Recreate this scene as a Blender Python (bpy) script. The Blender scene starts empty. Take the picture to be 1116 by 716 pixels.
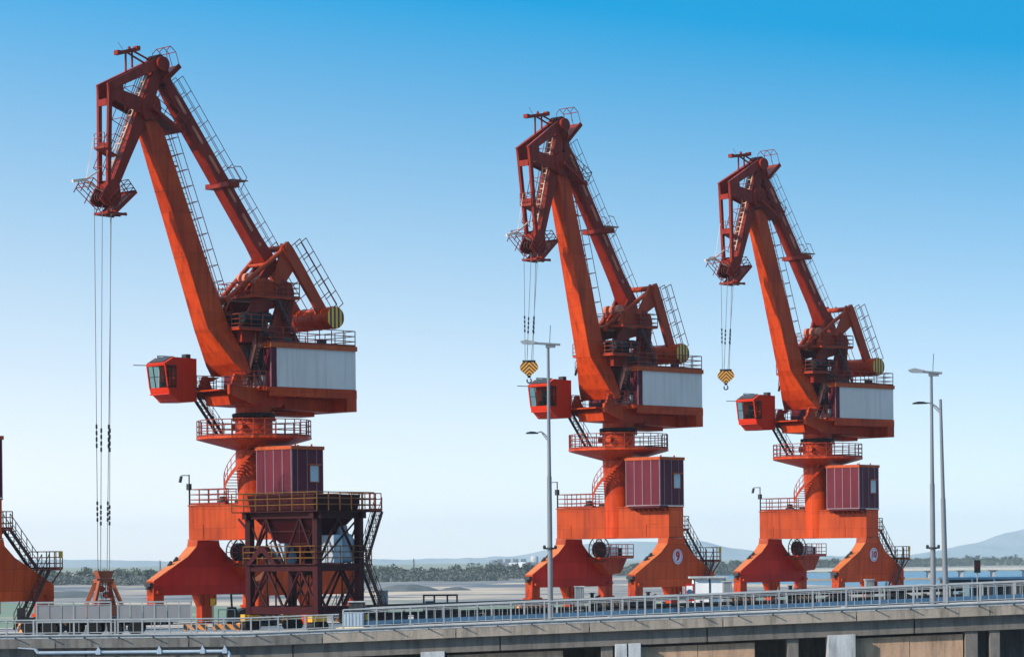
import bpy, bmesh, math, random
from mathutils import Vector, Matrix

# ------------------------------------------------------------------ camera, world, sun
R = math.radians
scene = bpy.context.scene
COL = scene.collection
EYE = 4.5                      # camera height above the quay deck
FPX = 3146.0                   # focal length in photo pixels (1116 wide)
ROLL = R(0.55)
cam_d = bpy.data.cameras.new("camera")
cam = bpy.data.objects.new("camera", cam_d)
COL.objects.link(cam)
scene.camera = cam
cam_d.sensor_width = 36.0
cam_d.lens = FPX / 1116 * 36
cam_d.shift_y = (607 - 358) / 1116
cam_d.clip_start = 0.5
cam_d.clip_end = 30000
cam.location = (0, 0, EYE)
cam.rotation_euler = (Matrix.Rotation(R(90), 4, 'X') @ Matrix.Rotation(-ROLL, 4, 'Z')).to_euler()

SUN_AZ = R(207)                # direction towards the sun, world angle from +X
SUN_EL = R(26)
world = bpy.data.worlds.new("World")
scene.world = world
world.use_nodes = True
wn = world.node_tree
bg = wn.nodes['Background']
sky = wn.nodes.new('ShaderNodeTexSky')
sky.sky_type = 'NISHITA'
sky.sun_disc = False
sky.sun_elevation = SUN_EL
sky.sun_rotation = R(90) - SUN_AZ
sky.altitude = 0
sky.air_density = 1.0
sky.dust_density = 1.0
sky.ozone_density = 3.0
SAT0, SAT1, VAL0, VAL1 = 0.12, 1.70, 0.70, 1.76
SKY_STRETCH = 3.6              # the lens' polarised, deep sky: elevation read further up the dome
wtc = wn.nodes.new('ShaderNodeTexCoord')
wsep = wn.nodes.new('ShaderNodeSeparateXYZ')
wmul = wn.nodes.new('ShaderNodeMath'); wmul.operation = 'MULTIPLY'; wmul.inputs[1].default_value = SKY_STRETCH
wcmb = wn.nodes.new('ShaderNodeCombineXYZ')
whs = wn.nodes.new('ShaderNodeHueSaturation')
whs.inputs['Saturation'].default_value = 1.2; whs.inputs['Hue'].default_value = 0.470
wn.links.new(wtc.outputs['Generated'], wsep.inputs[0])
wn.links.new(wsep.outputs[0], wcmb.inputs[0])
wn.links.new(wsep.outputs[1], wcmb.inputs[1])
wof = wn.nodes.new('ShaderNodeMath'); wof.inputs[1].default_value = 0.03; wn.links.new(wsep.outputs[2], wof.inputs[0])
wn.links.new(wof.outputs[0], wmul.inputs[0])
wn.links.new(wmul.outputs[0], wcmb.inputs[2])
wn.links.new(wcmb.outputs[0], sky.inputs[0])
wgm = wn.nodes.new('ShaderNodeGamma'); wgm.inputs[1].default_value = 1.15
wn.links.new(sky.outputs[0], wgm.inputs[0])
wn.links.new(wgm.outputs[0], whs.inputs['Color'])
def wramp(lo, hi, a, b, sock, c, side):      # clearer, deeper air above the horizon; unseen upper sky brightened as added fill
    r = wn.nodes.new('ShaderNodeMapRange'); r.inputs[1].default_value = lo; r.inputs[2].default_value = hi; r.inputs[3].default_value = a; r.inputs[4].default_value = b
    wn.links.new(wsep.outputs[2], r.inputs[0])
    r2 = wn.nodes.new('ShaderNodeMapRange'); r2.inputs[1].default_value = 0.25; r2.inputs[2].default_value = 0.65; r2.inputs[3].default_value = 0; r2.inputs[4].default_value = c
    wn.links.new(wsep.outputs[2], r2.inputs[0])
    ad = wn.nodes.new('ShaderNodeMath'); wn.links.new(r.outputs[0], ad.inputs[0]); wn.links.new(r2.outputs[0], ad.inputs[1])
    xr = wn.nodes.new('ShaderNodeMapRange'); xr.inputs[1].default_value = -0.2; xr.inputs[2].default_value = 0.2; xr.inputs[3].default_value = -0.2 * side; xr.inputs[4].default_value = 0.2 * side
    wn.links.new(wsep.outputs[0], xr.inputs[0]); ad2 = wn.nodes.new('ShaderNodeMath'); wn.links.new(ad.outputs[0], ad2.inputs[0]); wn.links.new(xr.outputs[0], ad2.inputs[1])
    ad3 = wn.nodes.new('ShaderNodeMath'); ad3.operation = 'MAXIMUM'; ad3.inputs[1].default_value = 0.03; wn.links.new(ad2.outputs[0], ad3.inputs[0])
    wn.links.new(ad3.outputs[0], whs.inputs[sock])
wramp(0.0, 0.25, SAT0, SAT1, 'Saturation', -1.15, 0.7)
wramp(0.0, 0.25, VAL0, VAL1, 'Value', 0.8, -0.3)      # a little brighter and milkier towards the sun's side
wn.links.new(whs.outputs[0], bg.inputs[0])
bg.inputs[1].default_value = 0.115

sun_d = bpy.data.lights.new("sun", 'SUN')
sun_d.energy = 3.0
sun_d.angle = R(0.5)
sun_d.color = (1.0, 0.90, 0.76)
sun = bpy.data.objects.new("sun", sun_d)
COL.objects.link(sun)
sdir = Vector((math.cos(SUN_AZ) * math.cos(SUN_EL), math.sin(SUN_AZ) * math.cos(SUN_EL), math.sin(SUN_EL)))
sun.rotation_euler = sdir.to_track_quat('Z', 'Y').to_euler()
sun.location = (-60, -20, 80)

scene.view_settings.view_transform = 'Standard'
scene.view_settings.look = 'None'
scene.view_settings.gamma = 1.0
scene.view_settings.exposure = 1.06
scene.cycles.volume_bounces = 1
scene.cycles.max_bounces = 6

rng = random.Random(7)

# ------------------------------------------------------------------ mapping from photo measurements to metres
CR, SR = math.cos(ROLL), math.sin(ROLL)
def ray(px, py):
    u, v = px - 558.0, 607.0 - py
    return ((u * CR + v * SR) / FPX, (-u * SR + v * CR) / FPX)
def at(px, py, d):
    a, b = ray(px, py)
    return Vector((a * d, d, EYE + b * d))
def on_z(px, py, z):
    a, b = ray(px, py)
    t = (z - EYE) / b
    return Vector((a * t, t, z))

# ------------------------------------------------------------------ materials
MATS = {}
def new_mat(name):
    m = bpy.data.materials.new(name)
    m.use_nodes = True
    MATS[name] = m
    return m, m.node_tree, m.node_tree.nodes['Principled BSDF']
def N(nt, t, **kw):
    n = nt.nodes.new(t)
    for k, v in kw.items():
        if k in n.inputs: n.inputs[k].default_value = v
        else: setattr(n, k, v)
    return n
def mixc(nt, fac, a, b):
    m = nt.nodes.new('ShaderNodeMix'); m.data_type = 'RGBA'
    if hasattr(fac, 'links') or hasattr(fac, 'is_output'): nt.links.new(fac, m.inputs[0])
    else: m.inputs[0].default_value = fac
    for s, i in ((a, 6), (b, 7)):
        if isinstance(s, tuple): m.inputs[i].default_value = (*s[:3], 1)
        else: nt.links.new(s, m.inputs[i])
    return m.outputs[2]
def ramp(nt, src, lo, hi):
    r = nt.nodes.new('ShaderNodeMapRange')
    r.inputs[1].default_value = lo; r.inputs[2].default_value = hi
    nt.links.new(src, r.inputs[0])
    return r.outputs[0]
def noise(nt, scale, detail=4, vec=None, sc=None, rough=0.6):
    tc = nt.nodes.new('ShaderNodeTexCoord')
    oi = nt.nodes.new('ShaderNodeObjectInfo'); sh = nt.nodes.new('ShaderNodeVectorMath'); sh.operation = 'MULTIPLY_ADD'
    nt.links.new(oi.outputs['Random'], sh.inputs[0]); sh.inputs[1].default_value = (37, 53, 71)
    nt.links.new(tc.outputs['Object'], sh.inputs[2])
    src = sh.outputs[0]
    if sc:
        mp = nt.nodes.new('ShaderNodeMapping'); mp.inputs['Scale'].default_value = sc
        nt.links.new(src, mp.inputs[0]); src = mp.outputs[0]
    n = nt.nodes.new('ShaderNodeTexNoise')
    n.inputs['Scale'].default_value = scale; n.inputs['Detail'].default_value = detail; n.inputs['Roughness'].default_value = rough
    nt.links.new(src, n.inputs['Vector'])
    return n.outputs[0]
def bump(nt, bsdf, src, strength=0.2, dist=0.02):
    b = nt.nodes.new('ShaderNodeBump'); b.inputs['Strength'].default_value = strength; b.inputs['Distance'].default_value = dist
    nt.links.new(src, b.inputs['Height']); nt.links.new(b.outputs[0], bsdf.inputs['Normal'])

def paint(name, col, dark, light, rough=0.5, streak=0.55, rust=None, metal=0.0, plates=False):
    """weathered painted steel: faded patches, vertical run marks, a little rust"""
    m, nt, b = new_mat(name)
    n1 = noise(nt, 0.35, 3)
    c = mixc(nt, ramp(nt, n1, 0.35, 0.68), col, light)
    n2 = noise(nt, 1.0, 5, sc=(2.6, 2.6, 0.16))
    f = nt.nodes.new('ShaderNodeMath'); f.operation = 'MULTIPLY'; f.inputs[1].default_value = streak
    nt.links.new(ramp(nt, n2, 0.47, 0.70), f.inputs[0])
    c = mixc(nt, f.outputs[0], c, dark)
    if rust:
        n3 = noise(nt, 2.2, 6, rough=0.75)
        c = mixc(nt, ramp(nt, n3, 0.62, 0.72), c, rust)
    if plates:      # plate joints and plates that have faded differently
        tc = nt.nodes.new('ShaderNodeTexCoord'); sp = nt.nodes.new('ShaderNodeSeparateXYZ'); nt.links.new(tc.outputs['Object'], sp.inputs[0])
        ad = nt.nodes.new('ShaderNodeMath'); nt.links.new(sp.outputs[0], ad.inputs[0]); nt.links.new(sp.outputs[1], ad.inputs[1])
        cb = nt.nodes.new('ShaderNodeCombineXYZ'); nt.links.new(ad.outputs[0], cb.inputs[0]); nt.links.new(sp.outputs[2], cb.inputs[1])
        bk = nt.nodes.new('ShaderNodeTexBrick'); nt.links.new(cb.outputs[0], bk.inputs['Vector'])
        bk.inputs['Scale'].default_value = 1.0; bk.inputs['Brick Width'].default_value = 2.7; bk.inputs['Row Height'].default_value = 1.35; bk.inputs['Mortar Size'].default_value = 0.022; bk.inputs['Bias'].default_value = 0.0
        bk.inputs['Color1'].default_value = (0.80, 0.80, 0.80, 1); bk.inputs['Color2'].default_value = (1.12, 1.14, 1.16, 1); bk.inputs['Mortar'].default_value = (0.62, 0.6, 0.6, 1)
        mx = nt.nodes.new('ShaderNodeMix'); mx.data_type = 'RGBA'; mx.blend_type = 'MULTIPLY'; mx.inputs[0].default_value = 0.75
        nt.links.new(c, mx.inputs[6]); nt.links.new(bk.outputs['Color'], mx.inputs[7]); c = mx.outputs[2]
    nt.links.new(c, b.inputs['Base Color'])
    b.inputs['Roughness'].default_value = rough
    b.inputs['Specular IOR Level'].default_value = 0.12
    b.inputs['Metallic'].default_value = metal
    bump(nt, b, noise(nt, 0.9, 3), 0.25, 0.03)
    return m

ORANGE = paint('orange_paint', (0.37, 0.030, 0.003), (0.17, 0.013, 0.003), (0.46, 0.048, 0.005), rough=0.40, streak=0.75, rust=(0.22, 0.05, 0.02), plates=True)
ORANGE2 = paint('faded_orange_paint', (0.27, 0.030, 0.003), (0.14, 0.015, 0.003), (0.35, 0.044, 0.005), rough=0.5, streak=0.75, rust=(0.24, 0.06, 0.025), plates=True)
REDOX = paint('red_paint', (0.44, 0.011, 0.005), (0.27, 0.008, 0.004), (0.52, 0.018, 0.006), rough=0.5, plates=True)
DARKRED = paint('dark_red_paint', (0.30, 0.030, 0.018), (0.16, 0.02, 0.012), (0.36, 0.045, 0.02), rough=0.5, rust=(0.13, 0.04, 0.02))
MAROON = paint('maroon_cladding', (0.078, 0.005, 0.014), (0.045, 0.005, 0.010), (0.10, 0.009, 0.02), rough=0.45)
HOPPER = paint('hopper_maroon_paint', (0.026, 0.002, 0.004), (0.012, 0.0015, 0.002), (0.036, 0.003, 0.006), rough=0.5, rust=(0.10, 0.03, 0.015))
GREYP = paint('grey_painted_panel', (0.56, 0.465, 0.425), (0.42, 0.35, 0.32), (0.61, 0.51, 0.465), rough=0.5, streak=0.6, rust=None)
SCREENP = paint('screen_grey_panel', (0.17, 0.17, 0.18), (0.12, 0.12, 0.125), (0.20, 0.20, 0.21), rough=0.5, streak=0.4)
WHITE = paint('white_paint', (0.72, 0.74, 0.76), (0.45, 0.45, 0.44), (0.8, 0.8, 0.8), rough=0.5, streak=0.3)
PALEBLUE = paint('pale_blue_paint', (0.27, 0.33, 0.40), (0.17, 0.2, 0.24), (0.33, 0.39, 0.46), rough=0.5, streak=0.3)
GALV = paint('galvanised_steel', (0.24, 0.25, 0.26), (0.14, 0.15, 0.16), (0.30, 0.31, 0.32), rough=0.5, streak=0.4, metal=0.1)
POLE = paint('grey_pole_paint', (0.14, 0.15, 0.165), (0.10, 0.11, 0.12), (0.17, 0.18, 0.20), rough=0.4, streak=0.3, metal=0.1)
BLACK = paint('black_machinery', (0.010, 0.011, 0.012), (0.006, 0.006, 0.007), (0.016, 0.017, 0.019), rough=0.45, streak=0.4)
DKGREY = paint('dark_grey_steel', (0.030, 0.033, 0.036), (0.016, 0.018, 0.02), (0.042, 0.046, 0.05), rough=0.5, streak=0.4)
YELLOW = paint('yellow_paint', (0.42, 0.22, 0.02), (0.15, 0.08, 0.02), (0.5, 0.28, 0.03), rough=0.5, streak=0.4)
BLUE = paint('blue_paint', (0.035, 0.085, 0.15), (0.025, 0.06, 0.1), (0.05, 0.11, 0.19), rough=0.5, streak=0.3)
ROPE = paint('steel_rope', (0.10, 0.11, 0.12), (0.05, 0.05, 0.06), (0.14, 0.15, 0.16), rough=0.6, streak=0.2, metal=0.4)
RAILRED = paint('rail_red_paint', (0.17, 0.024, 0.014), (0.10, 0.016, 0.01), (0.21, 0.033, 0.018), rough=0.5)
RUNG = paint('bright_tread_steel', (0.60, 0.42, 0.30), (0.4, 0.2, 0.12), (0.7, 0.5, 0.38), rough=0.5)

def glass(name, col=(0.05, 0.08, 0.08), rough=0.06):
    m, nt, b = new_mat(name)
    b.inputs['Base Color'].default_value = (*col, 1)
    b.inputs['Roughness'].default_value = rough
    b.inputs['IOR'].default_value = 1.5
    return m
def clear_glass(name):
    m, nt, b = new_mat(name)
    b.inputs['Base Color'].default_value = (0.26, 0.38, 0.36, 1)
    b.inputs['Roughness'].default_value = 0.03
    b.inputs['Transmission Weight'].default_value = 1.0
    b.inputs['IOR'].default_value = 1.05
    return m
CABGLASS = clear_glass('cab_glass')
WINGLASS = glass('window_glass', (0.20, 0.30, 0.34), 0.12)

def stripes(name, axis_scale, a, b2, chevron=False, width=1.0, diag=False):
    m, nt, b = new_mat(name)
    tc = nt.nodes.new('ShaderNodeTexCoord')
    sp = nt.nodes.new('ShaderNodeSeparateXYZ'); nt.links.new(tc.outputs['Object'], sp.inputs[0])
    def M(op, x, y=None):
        n = nt.nodes.new('ShaderNodeMath'); n.operation = op
        for i, s in enumerate((x, y)):
            if s is None: continue
            if isinstance(s, (int, float)): n.inputs[i].default_value = s
            else: nt.links.new(s, n.inputs[i])
        return n.outputs[0]
    if chevron:
        v = M('ADD', M('ABSOLUTE', sp.outputs[0]), sp.outputs[2])
    elif diag:
        v = M('ADD', M('ADD', sp.outputs[0], sp.outputs[2]), sp.outputs[1])
    else:
        v = M('ADD', sp.outputs[axis_scale], 0.0)
    fr = M('FRACT', M('DIVIDE', v, width))
    st = M('GREATER_THAN', fr, 0.5)
    dirt = ramp(nt, noise(nt, 6, 4), 0.55, 0.75)
    c = mixc(nt, st, a, b2)
    f = M('MULTIPLY', dirt, 0.35)
    c = mixc(nt, f, c, (0.08, 0.06, 0.04))
    nt.links.new(c, b.inputs['Base Color'])
    b.inputs['Roughness'].default_value = 0.5
    return m
YB = (0.72, 0.31, 0.02); KB = (0.02, 0.022, 0.02)
CHEVRON = stripes('hazard_chevrons', 0, KB, YB, chevron=True, width=0.30)
HAZARD = stripes('hazard_stripes', 0, (0.02, 0.02, 0.02), (0.60, 0.20, 0.03), diag=True, width=0.62)

def concrete(name, col, dark, sc=1.0, streak=0.8):
    m, nt, b = new_mat(name)
    n1 = noise(nt, 0.5 * sc, 6)
    c = mixc(nt, ramp(nt, n1, 0.3, 0.7), col, tuple(x * 1.25 for x in col))
    n2 = noise(nt, 1.0, 6, sc=(1.6, 1.6, 0.25), rough=0.7)
    f = nt.nodes.new('ShaderNodeMath'); f.operation = 'MULTIPLY'; f.inputs[1].default_value = streak
    nt.links.new(ramp(nt, n2, 0.46, 0.66), f.inputs[0])
    c = mixc(nt, f.outputs[0], c, dark)
    n3 = noise(nt, 9, 4)
    g = nt.nodes.new('ShaderNodeMath'); g.operation = 'MULTIPLY'; g.inputs[1].default_value = 0.5
    nt.links.new(ramp(nt, n3, 0.5, 0.8), g.inputs[0])
    c = mixc(nt, g.outputs[0], c, dark)
    nt.links.new(c, b.inputs['Base Color'])
    b.inputs['Roughness'].default_value = 0.9
    bump(nt, b, noise(nt, 4, 6), 0.4, 0.03)
    return m
LEGPAINT = paint('bounce_lit_leg_paint', (0.54, 0.050, 0.008), (0.32, 0.028, 0.006), (0.62, 0.070, 0.012), rough=0.55, streak=0.7, rust=(0.2, 0.05, 0.02), plates=True)  # brighter orange: bounced ground light put into the colour of camera-side faces
PALESHOULDER = paint('pale_shoulder_paint', (0.44, 0.11, 0.035), (0.32, 0.06, 0.02), (0.50, 0.15, 0.055), rough=0.55)  # paler orange for the sloping tops of the legs
LILAC = paint('badge_white', (0.55, 0.50, 0.58), (0.45, 0.4, 0.46), (0.6, 0.55, 0.62))
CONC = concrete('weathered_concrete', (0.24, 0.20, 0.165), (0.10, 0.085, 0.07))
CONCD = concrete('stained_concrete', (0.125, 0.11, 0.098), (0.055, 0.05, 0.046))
CONCB = concrete('brown_board_marked_concrete', (0.34, 0.215, 0.14), (0.16, 0.10, 0.066))
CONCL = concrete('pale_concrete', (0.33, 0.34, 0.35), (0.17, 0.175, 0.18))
DECK = concrete('deck_concrete', (0.40, 0.36, 0.32), (0.26, 0.235, 0.21), 0.3, 0.4)

# ------------------------------------------------------------------ mesh collecting
class MB:
    def __init__(s, xf=None):
        s.v = []; s.f = []; s.sm = []; s.xf = xf; s.isl = []
    def add(s, verts, faces, smooth=False):
        o = len(s.v)
        for p in verts:
            p = Vector(p)
            s.v.append(s.xf(p) if s.xf else p)
        s.isl.append((o, len(s.v), len(s.f), len(s.f) + len(faces)))
        for f in faces:
            s.f.append([o + i for i in f]); s.sm.append(smooth)
    def pieces(s):
        """groups of islands that lie close together: each group becomes an object of its own"""
        B = []
        for a, b, _, _ in s.isl:
            xs = s.v[a:b]
            B.append([min(p[k] for p in xs) for k in range(3)] + [max(p[k] for p in xs) for k in range(3)])
        n = len(B); par = list(range(n))
        size = [max(q[3 + k] - q[k] for k in range(3)) for q in B]
        def find(i):
            while par[i] != i: par[i] = par[par[i]]; i = par[i]
            return i
        for i in range(n):
            for j in range(i + 1, n):
                g = [max(0, B[i][k] - B[j][3 + k], B[j][k] - B[i][3 + k]) for k in range(3)]
                if math.sqrt(g[0] ** 2 + g[1] ** 2 + g[2] ** 2) <= max(.02, .47 * max(size[i], size[j])): par[find(i)] = find(j)
        out = {}
        for i in range(n): out.setdefault(find(i), []).append(s.isl[i])
        return list(out.values())
    def box(s, x0, x1, y0, y1, z0, z1):
        s.add([(x, y, z) for z in (z0, z1) for y in (y0, y1) for x in (x0, x1)],
              [(0, 1, 3, 2), (4, 6, 7, 5), (0, 4, 5, 1), (2, 3, 7, 6), (0, 2, 6, 4), (1, 5, 7, 3)])
    def prism(s, poly, h0, h1, axis='y'):
        """poly in the two other axes, extruded along axis; h0/h1 numbers or lists per vertex"""
        n = len(poly)
        g = lambda h, i: h[i] if isinstance(h, (list, tuple)) else h
        mk = {'y': lambda a, b, h: (a, h, b), 'x': lambda a, b, h: (h, a, b), 'z': lambda a, b, h: (a, b, h)}[axis]
        vs = [mk(a, b, g(h0, i)) for i, (a, b) in enumerate(poly)] + [mk(a, b, g(h1, i)) for i, (a, b) in enumerate(poly)]
        s.add(vs, [tuple(range(n)), tuple(range(2 * n - 1, n - 1, -1))] + [(i, (i + 1) % n, n + (i + 1) % n, n + i) for i in range(n)])
    def beam(s, p, q, w, h, up=(0, 0, 1), w2=None, h2=None):
        p, q, up = Vector(p), Vector(q), Vector(up)
        d = (q - p)
        if d.length < 1e-6: return
        d.normalize()
        if abs(d.dot(up)) > 0.98: up = Vector((1, 0, 0)) if abs(d.x) < 0.9 else Vector((0, 1, 0))
        sd = d.cross(up).normalized(); u = sd.cross(d)
        w2 = w if w2 is None else w2; h2 = h if h2 is None else h2
        vs = []
        for c, a, b in ((p, w, h), (q, w2, h2)):
            for i, j in ((-1, -1), (1, -1), (1, 1), (-1, 1)):
                vs.append(c + sd * (a / 2 * i) + u * (b / 2 * j))
        s.add(vs, [(3, 2, 1, 0), (4, 5, 6, 7), (0, 1, 5, 4), (1, 2, 6, 5), (2, 3, 7, 6), (3, 0, 4, 7)])
    def tube(s, p, q, r, n=8, r2=None, cap=True, smooth=True):
        p, q = Vector(p), Vector(q)
        d = q - p
        if d.length < 1e-6: return
        d.normalize()
        up = Vector((0, 0, 1)) if abs(d.z) < 0.9 else Vector((1, 0, 0))
        a = d.cross(up).normalized(); b = a.cross(d)
        r2 = r if r2 is None else r2
        vs = [c + (a * math.cos(t) + b * math.sin(t)) * rr for c, rr in ((p, r), (q, r2)) for t in [2 * math.pi * k / n for k in range(n)]]
        s.add(vs, [(i, (i + 1) % n, n + (i + 1) % n, n + i) for i in range(n)], smooth and n > 5)
        if cap: s.add(vs, [tuple(range(n - 1, -1, -1)), tuple(range(n, 2 * n))])
    def path(s, pts, r, n=5, closed=False):
        m = len(pts)
        for i in range(m if closed else m - 1): s.tube(pts[i], pts[(i + 1) % m], r, n)
    def ring(s, c, axis, r, tr, n=24, m=5, a0=0, a1=2 * math.pi):
        c = Vector(c); ax = Vector(axis).normalized()
        up = Vector((0, 0, 1)) if abs(ax.z) < 0.9 else Vector((1, 0, 0))
        a = ax.cross(up).normalized(); b = ax.cross(a)
        s.path([c + (a * math.cos(a0 + (a1 - a0) * k / n) + b * math.sin(a0 + (a1 - a0) * k / n)) * r for k in range(n + 1)], tr, m)
    def rev(s, prof, c=(0, 0), n=32, smooth=True):
        """prof: list of (radius, z)"""
        vs = [(c[0] + r * math.cos(2 * math.pi * k / n), c[1] + r * math.sin(2 * math.pi * k / n), z) for r, z in prof for k in range(n)]
        fs = []
        for j in range(len(prof) - 1):
            for k in range(n):
                fs.append((j * n + k, j * n + (k + 1) % n, (j + 1) * n + (k + 1) % n, (j + 1) * n + k))
        s.add(vs, fs, smooth)
        s.add(vs, [tuple(range(n - 1, -1, -1)), tuple(range((len(prof) - 1) * n, len(prof) * n))])
    def loft(s, secs):
        n = len(secs[0]); vs = [p for sec in secs for p in sec]; fs = [tuple(range(n - 1, -1, -1)), tuple(range((len(secs) - 1) * n, len(secs) * n))]
        for j in range(len(secs) - 1):
            for k in range(n): fs.append((j * n + k, j * n + (k + 1) % n, (j + 1) * n + (k + 1) % n, (j + 1) * n + k))
        s.add(vs, fs)
    def rail(s, pts, h=1.1, step=1.3, r=0.028, rails=3, closed=False, up=(0, 0, 1), toe=True):
        up = Vector(up); pts = [Vector(p) for p in pts]
        segs = list(zip(pts, pts[1:] + pts[:1])) if closed else list(zip(pts, pts[1:]))
        for p, q in segs:
            k = max(1, round((q - p).length / step))
            for i in range(k + (0 if closed else 1)):
                c = p.lerp(q, i / k); s.tube(c, c + up * h, r * 1.15, 5, cap=False)
            for j in range(rails):
                o = up * (h * (j + 1) / rails); s.tube(p + o, q + o, r, 5, cap=False)
            if toe: s.beam(p + up * 0.07, q + up * 0.07, 0.015, 0.13, up)
    def ladder(s, p, q, side, w=0.45, step=0.3, r=0.022, hoop=None, hr=0.36):
        p, q, side = Vector(p), Vector(q), Vector(side).normalized()
        s.tube(p - side * w / 2, q - side * w / 2, r, 5); s.tube(p + side * w / 2, q + side * w / 2, r, 5)
        L = (q - p).length; k = int(L / step)
        for i in range(1, k):
            c = p.lerp(q, i / k); s.tube(c - side * w / 2, c + side * w / 2, r * 0.8, 4, cap=False)
        if hoop is not None:
            o = Vector(hoop).normalized(); m = max(2, int(L / 0.9))
            arcs = []
            for i in range(m + 1):
                c = p.lerp(q, i / m)
                arc = [c + side * (-hr * math.cos(math.pi * t / 6)) + o * (hr * 1.9 * math.sin(math.pi * t / 6)) for t in range(7)]
                s.path(arc, r * 0.8, 4); arcs.append(arc)
            for t in (1, 3, 5): s.path([a[t] for a in arcs], r * 0.7, 4)
    def stair(s, p, q, side, w=0.75, tread=0.22, rail_h=1.0, r=0.024):
        """inclined stair from p (low) to q (high)"""
        p, q, side = Vector(p), Vector(q), Vector(side).normalized()
        L = (q - p).length; k = max(3, int(abs(q.z - p.z) / tread))
        for sg in (-1, 1): s.beam(p + side * (w / 2 * sg), q + side * (w / 2 * sg), 0.05, 0.22)
        run = Vector((q.x - p.x, q.y - p.y, 0)).normalized()
        for i in range(1, k):
            c = p.lerp(q, i / k); s.beam(c - side * w / 2, c + side * w / 2, 0.24, 0.035)
        if rail_h:
            for sg in (-1, 1):
                o = side * (w / 2 * sg)
                s.tube(p + o + Vector((0, 0, rail_h)), q + o + Vector((0, 0, rail_h)), r, 5)
                s.tube(p + o + Vector((0, 0, rail_h * .55)), q + o + Vector((0, 0, rail_h * .55)), r * .8, 5)
                for i in range(0, 6):
                    c = p.lerp(q, i / 5) + o; s.tube(c, c + Vector((0, 0, rail_h)), r, 5)
    def build(s, name, mat, parent=None, bevel=0.0, loc=None, **tags):
        if 1 < len(s.isl) < 900 and (parent or 'kind' in tags):
            ps = s.pieces()
            if 1 < len(ps) <= 90:
                first = None
                for isl in ps:
                    q = MB()
                    for a, b, c, d in isl:
                        o = len(q.v); q.v += s.v[a:b]; q.f += [[i - a + o for i in f] for f in s.f[c:d]]; q.sm += s.sm[c:d]
                    o = q.build(name, mat, parent, bevel, loc, **tags)
                    first = first or o
                return first
        me = bpy.data.meshes.new(name)
        vs = s.v
        if loc is not None: vs = [p - Vector(loc) for p in vs]
        me.from_pydata([tuple(p) for p in vs], [], s.f)
        me.polygons.foreach_set('use_smooth', s.sm)
        bm = bmesh.new(); bm.from_mesh(me)
        bmesh.ops.recalc_face_normals(bm, faces=bm.faces)
        bm.to_mesh(me); bm.free()
        me.materials.append(mat)
        o = bpy.data.objects.new(name, me)
        COL.objects.link(o)
        if loc is not None: o.location = loc
        if parent: o.parent = parent
        if bevel:
            b = o.modifiers.new('bevel', 'BEVEL'); b.width = bevel; b.segments = 2; b.limit_method = 'ANGLE'; b.angle_limit = R(35)
        for k, v in tags.items(): o[k] = v
        return o
def tag(o, label, cat, group=None):
    o['label'] = label; o['category'] = cat
    if group: o['group'] = group
    return o
def empty(name, loc, rz=0):
    o = bpy.data.objects.new(name, None); COL.objects.link(o)
    o.empty_display_size = 0.5
    o.location = loc; o.rotation_euler = (0, 0, rz)
    return o
def text_mesh(txt, size, xf, extrude=0.01):
    cu = bpy.data.curves.new('lettering', 'FONT'); cu.body = txt; cu.size = size; cu.align_x = 'CENTER'; cu.align_y = 'CENTER'; cu.extrude = extrude; cu.offset = size * 0.045
    to = bpy.data.objects.new('lettering', cu); COL.objects.link(to)
    bpy.context.view_layer.update()
    me = bpy.data.meshes.new_from_object(to.evaluated_get(bpy.context.evaluated_depsgraph_get()))
    m = MB(xf); m.add([v.co.copy() for v in me.vertices], [tuple(p.vertices) for p in me.polygons])
    bpy.data.objects.remove(to); bpy.data.curves.remove(cu)
    return m

# ------------------------------------------------------------------ portal cranes
RAIL = R(50)                                  # the crane rails run away to the right
RV = Vector((math.cos(RAIL), math.sin(RAIL), 0)); GV = Vector((math.sin(RAIL), -math.cos(RAIL), 0))

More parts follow.
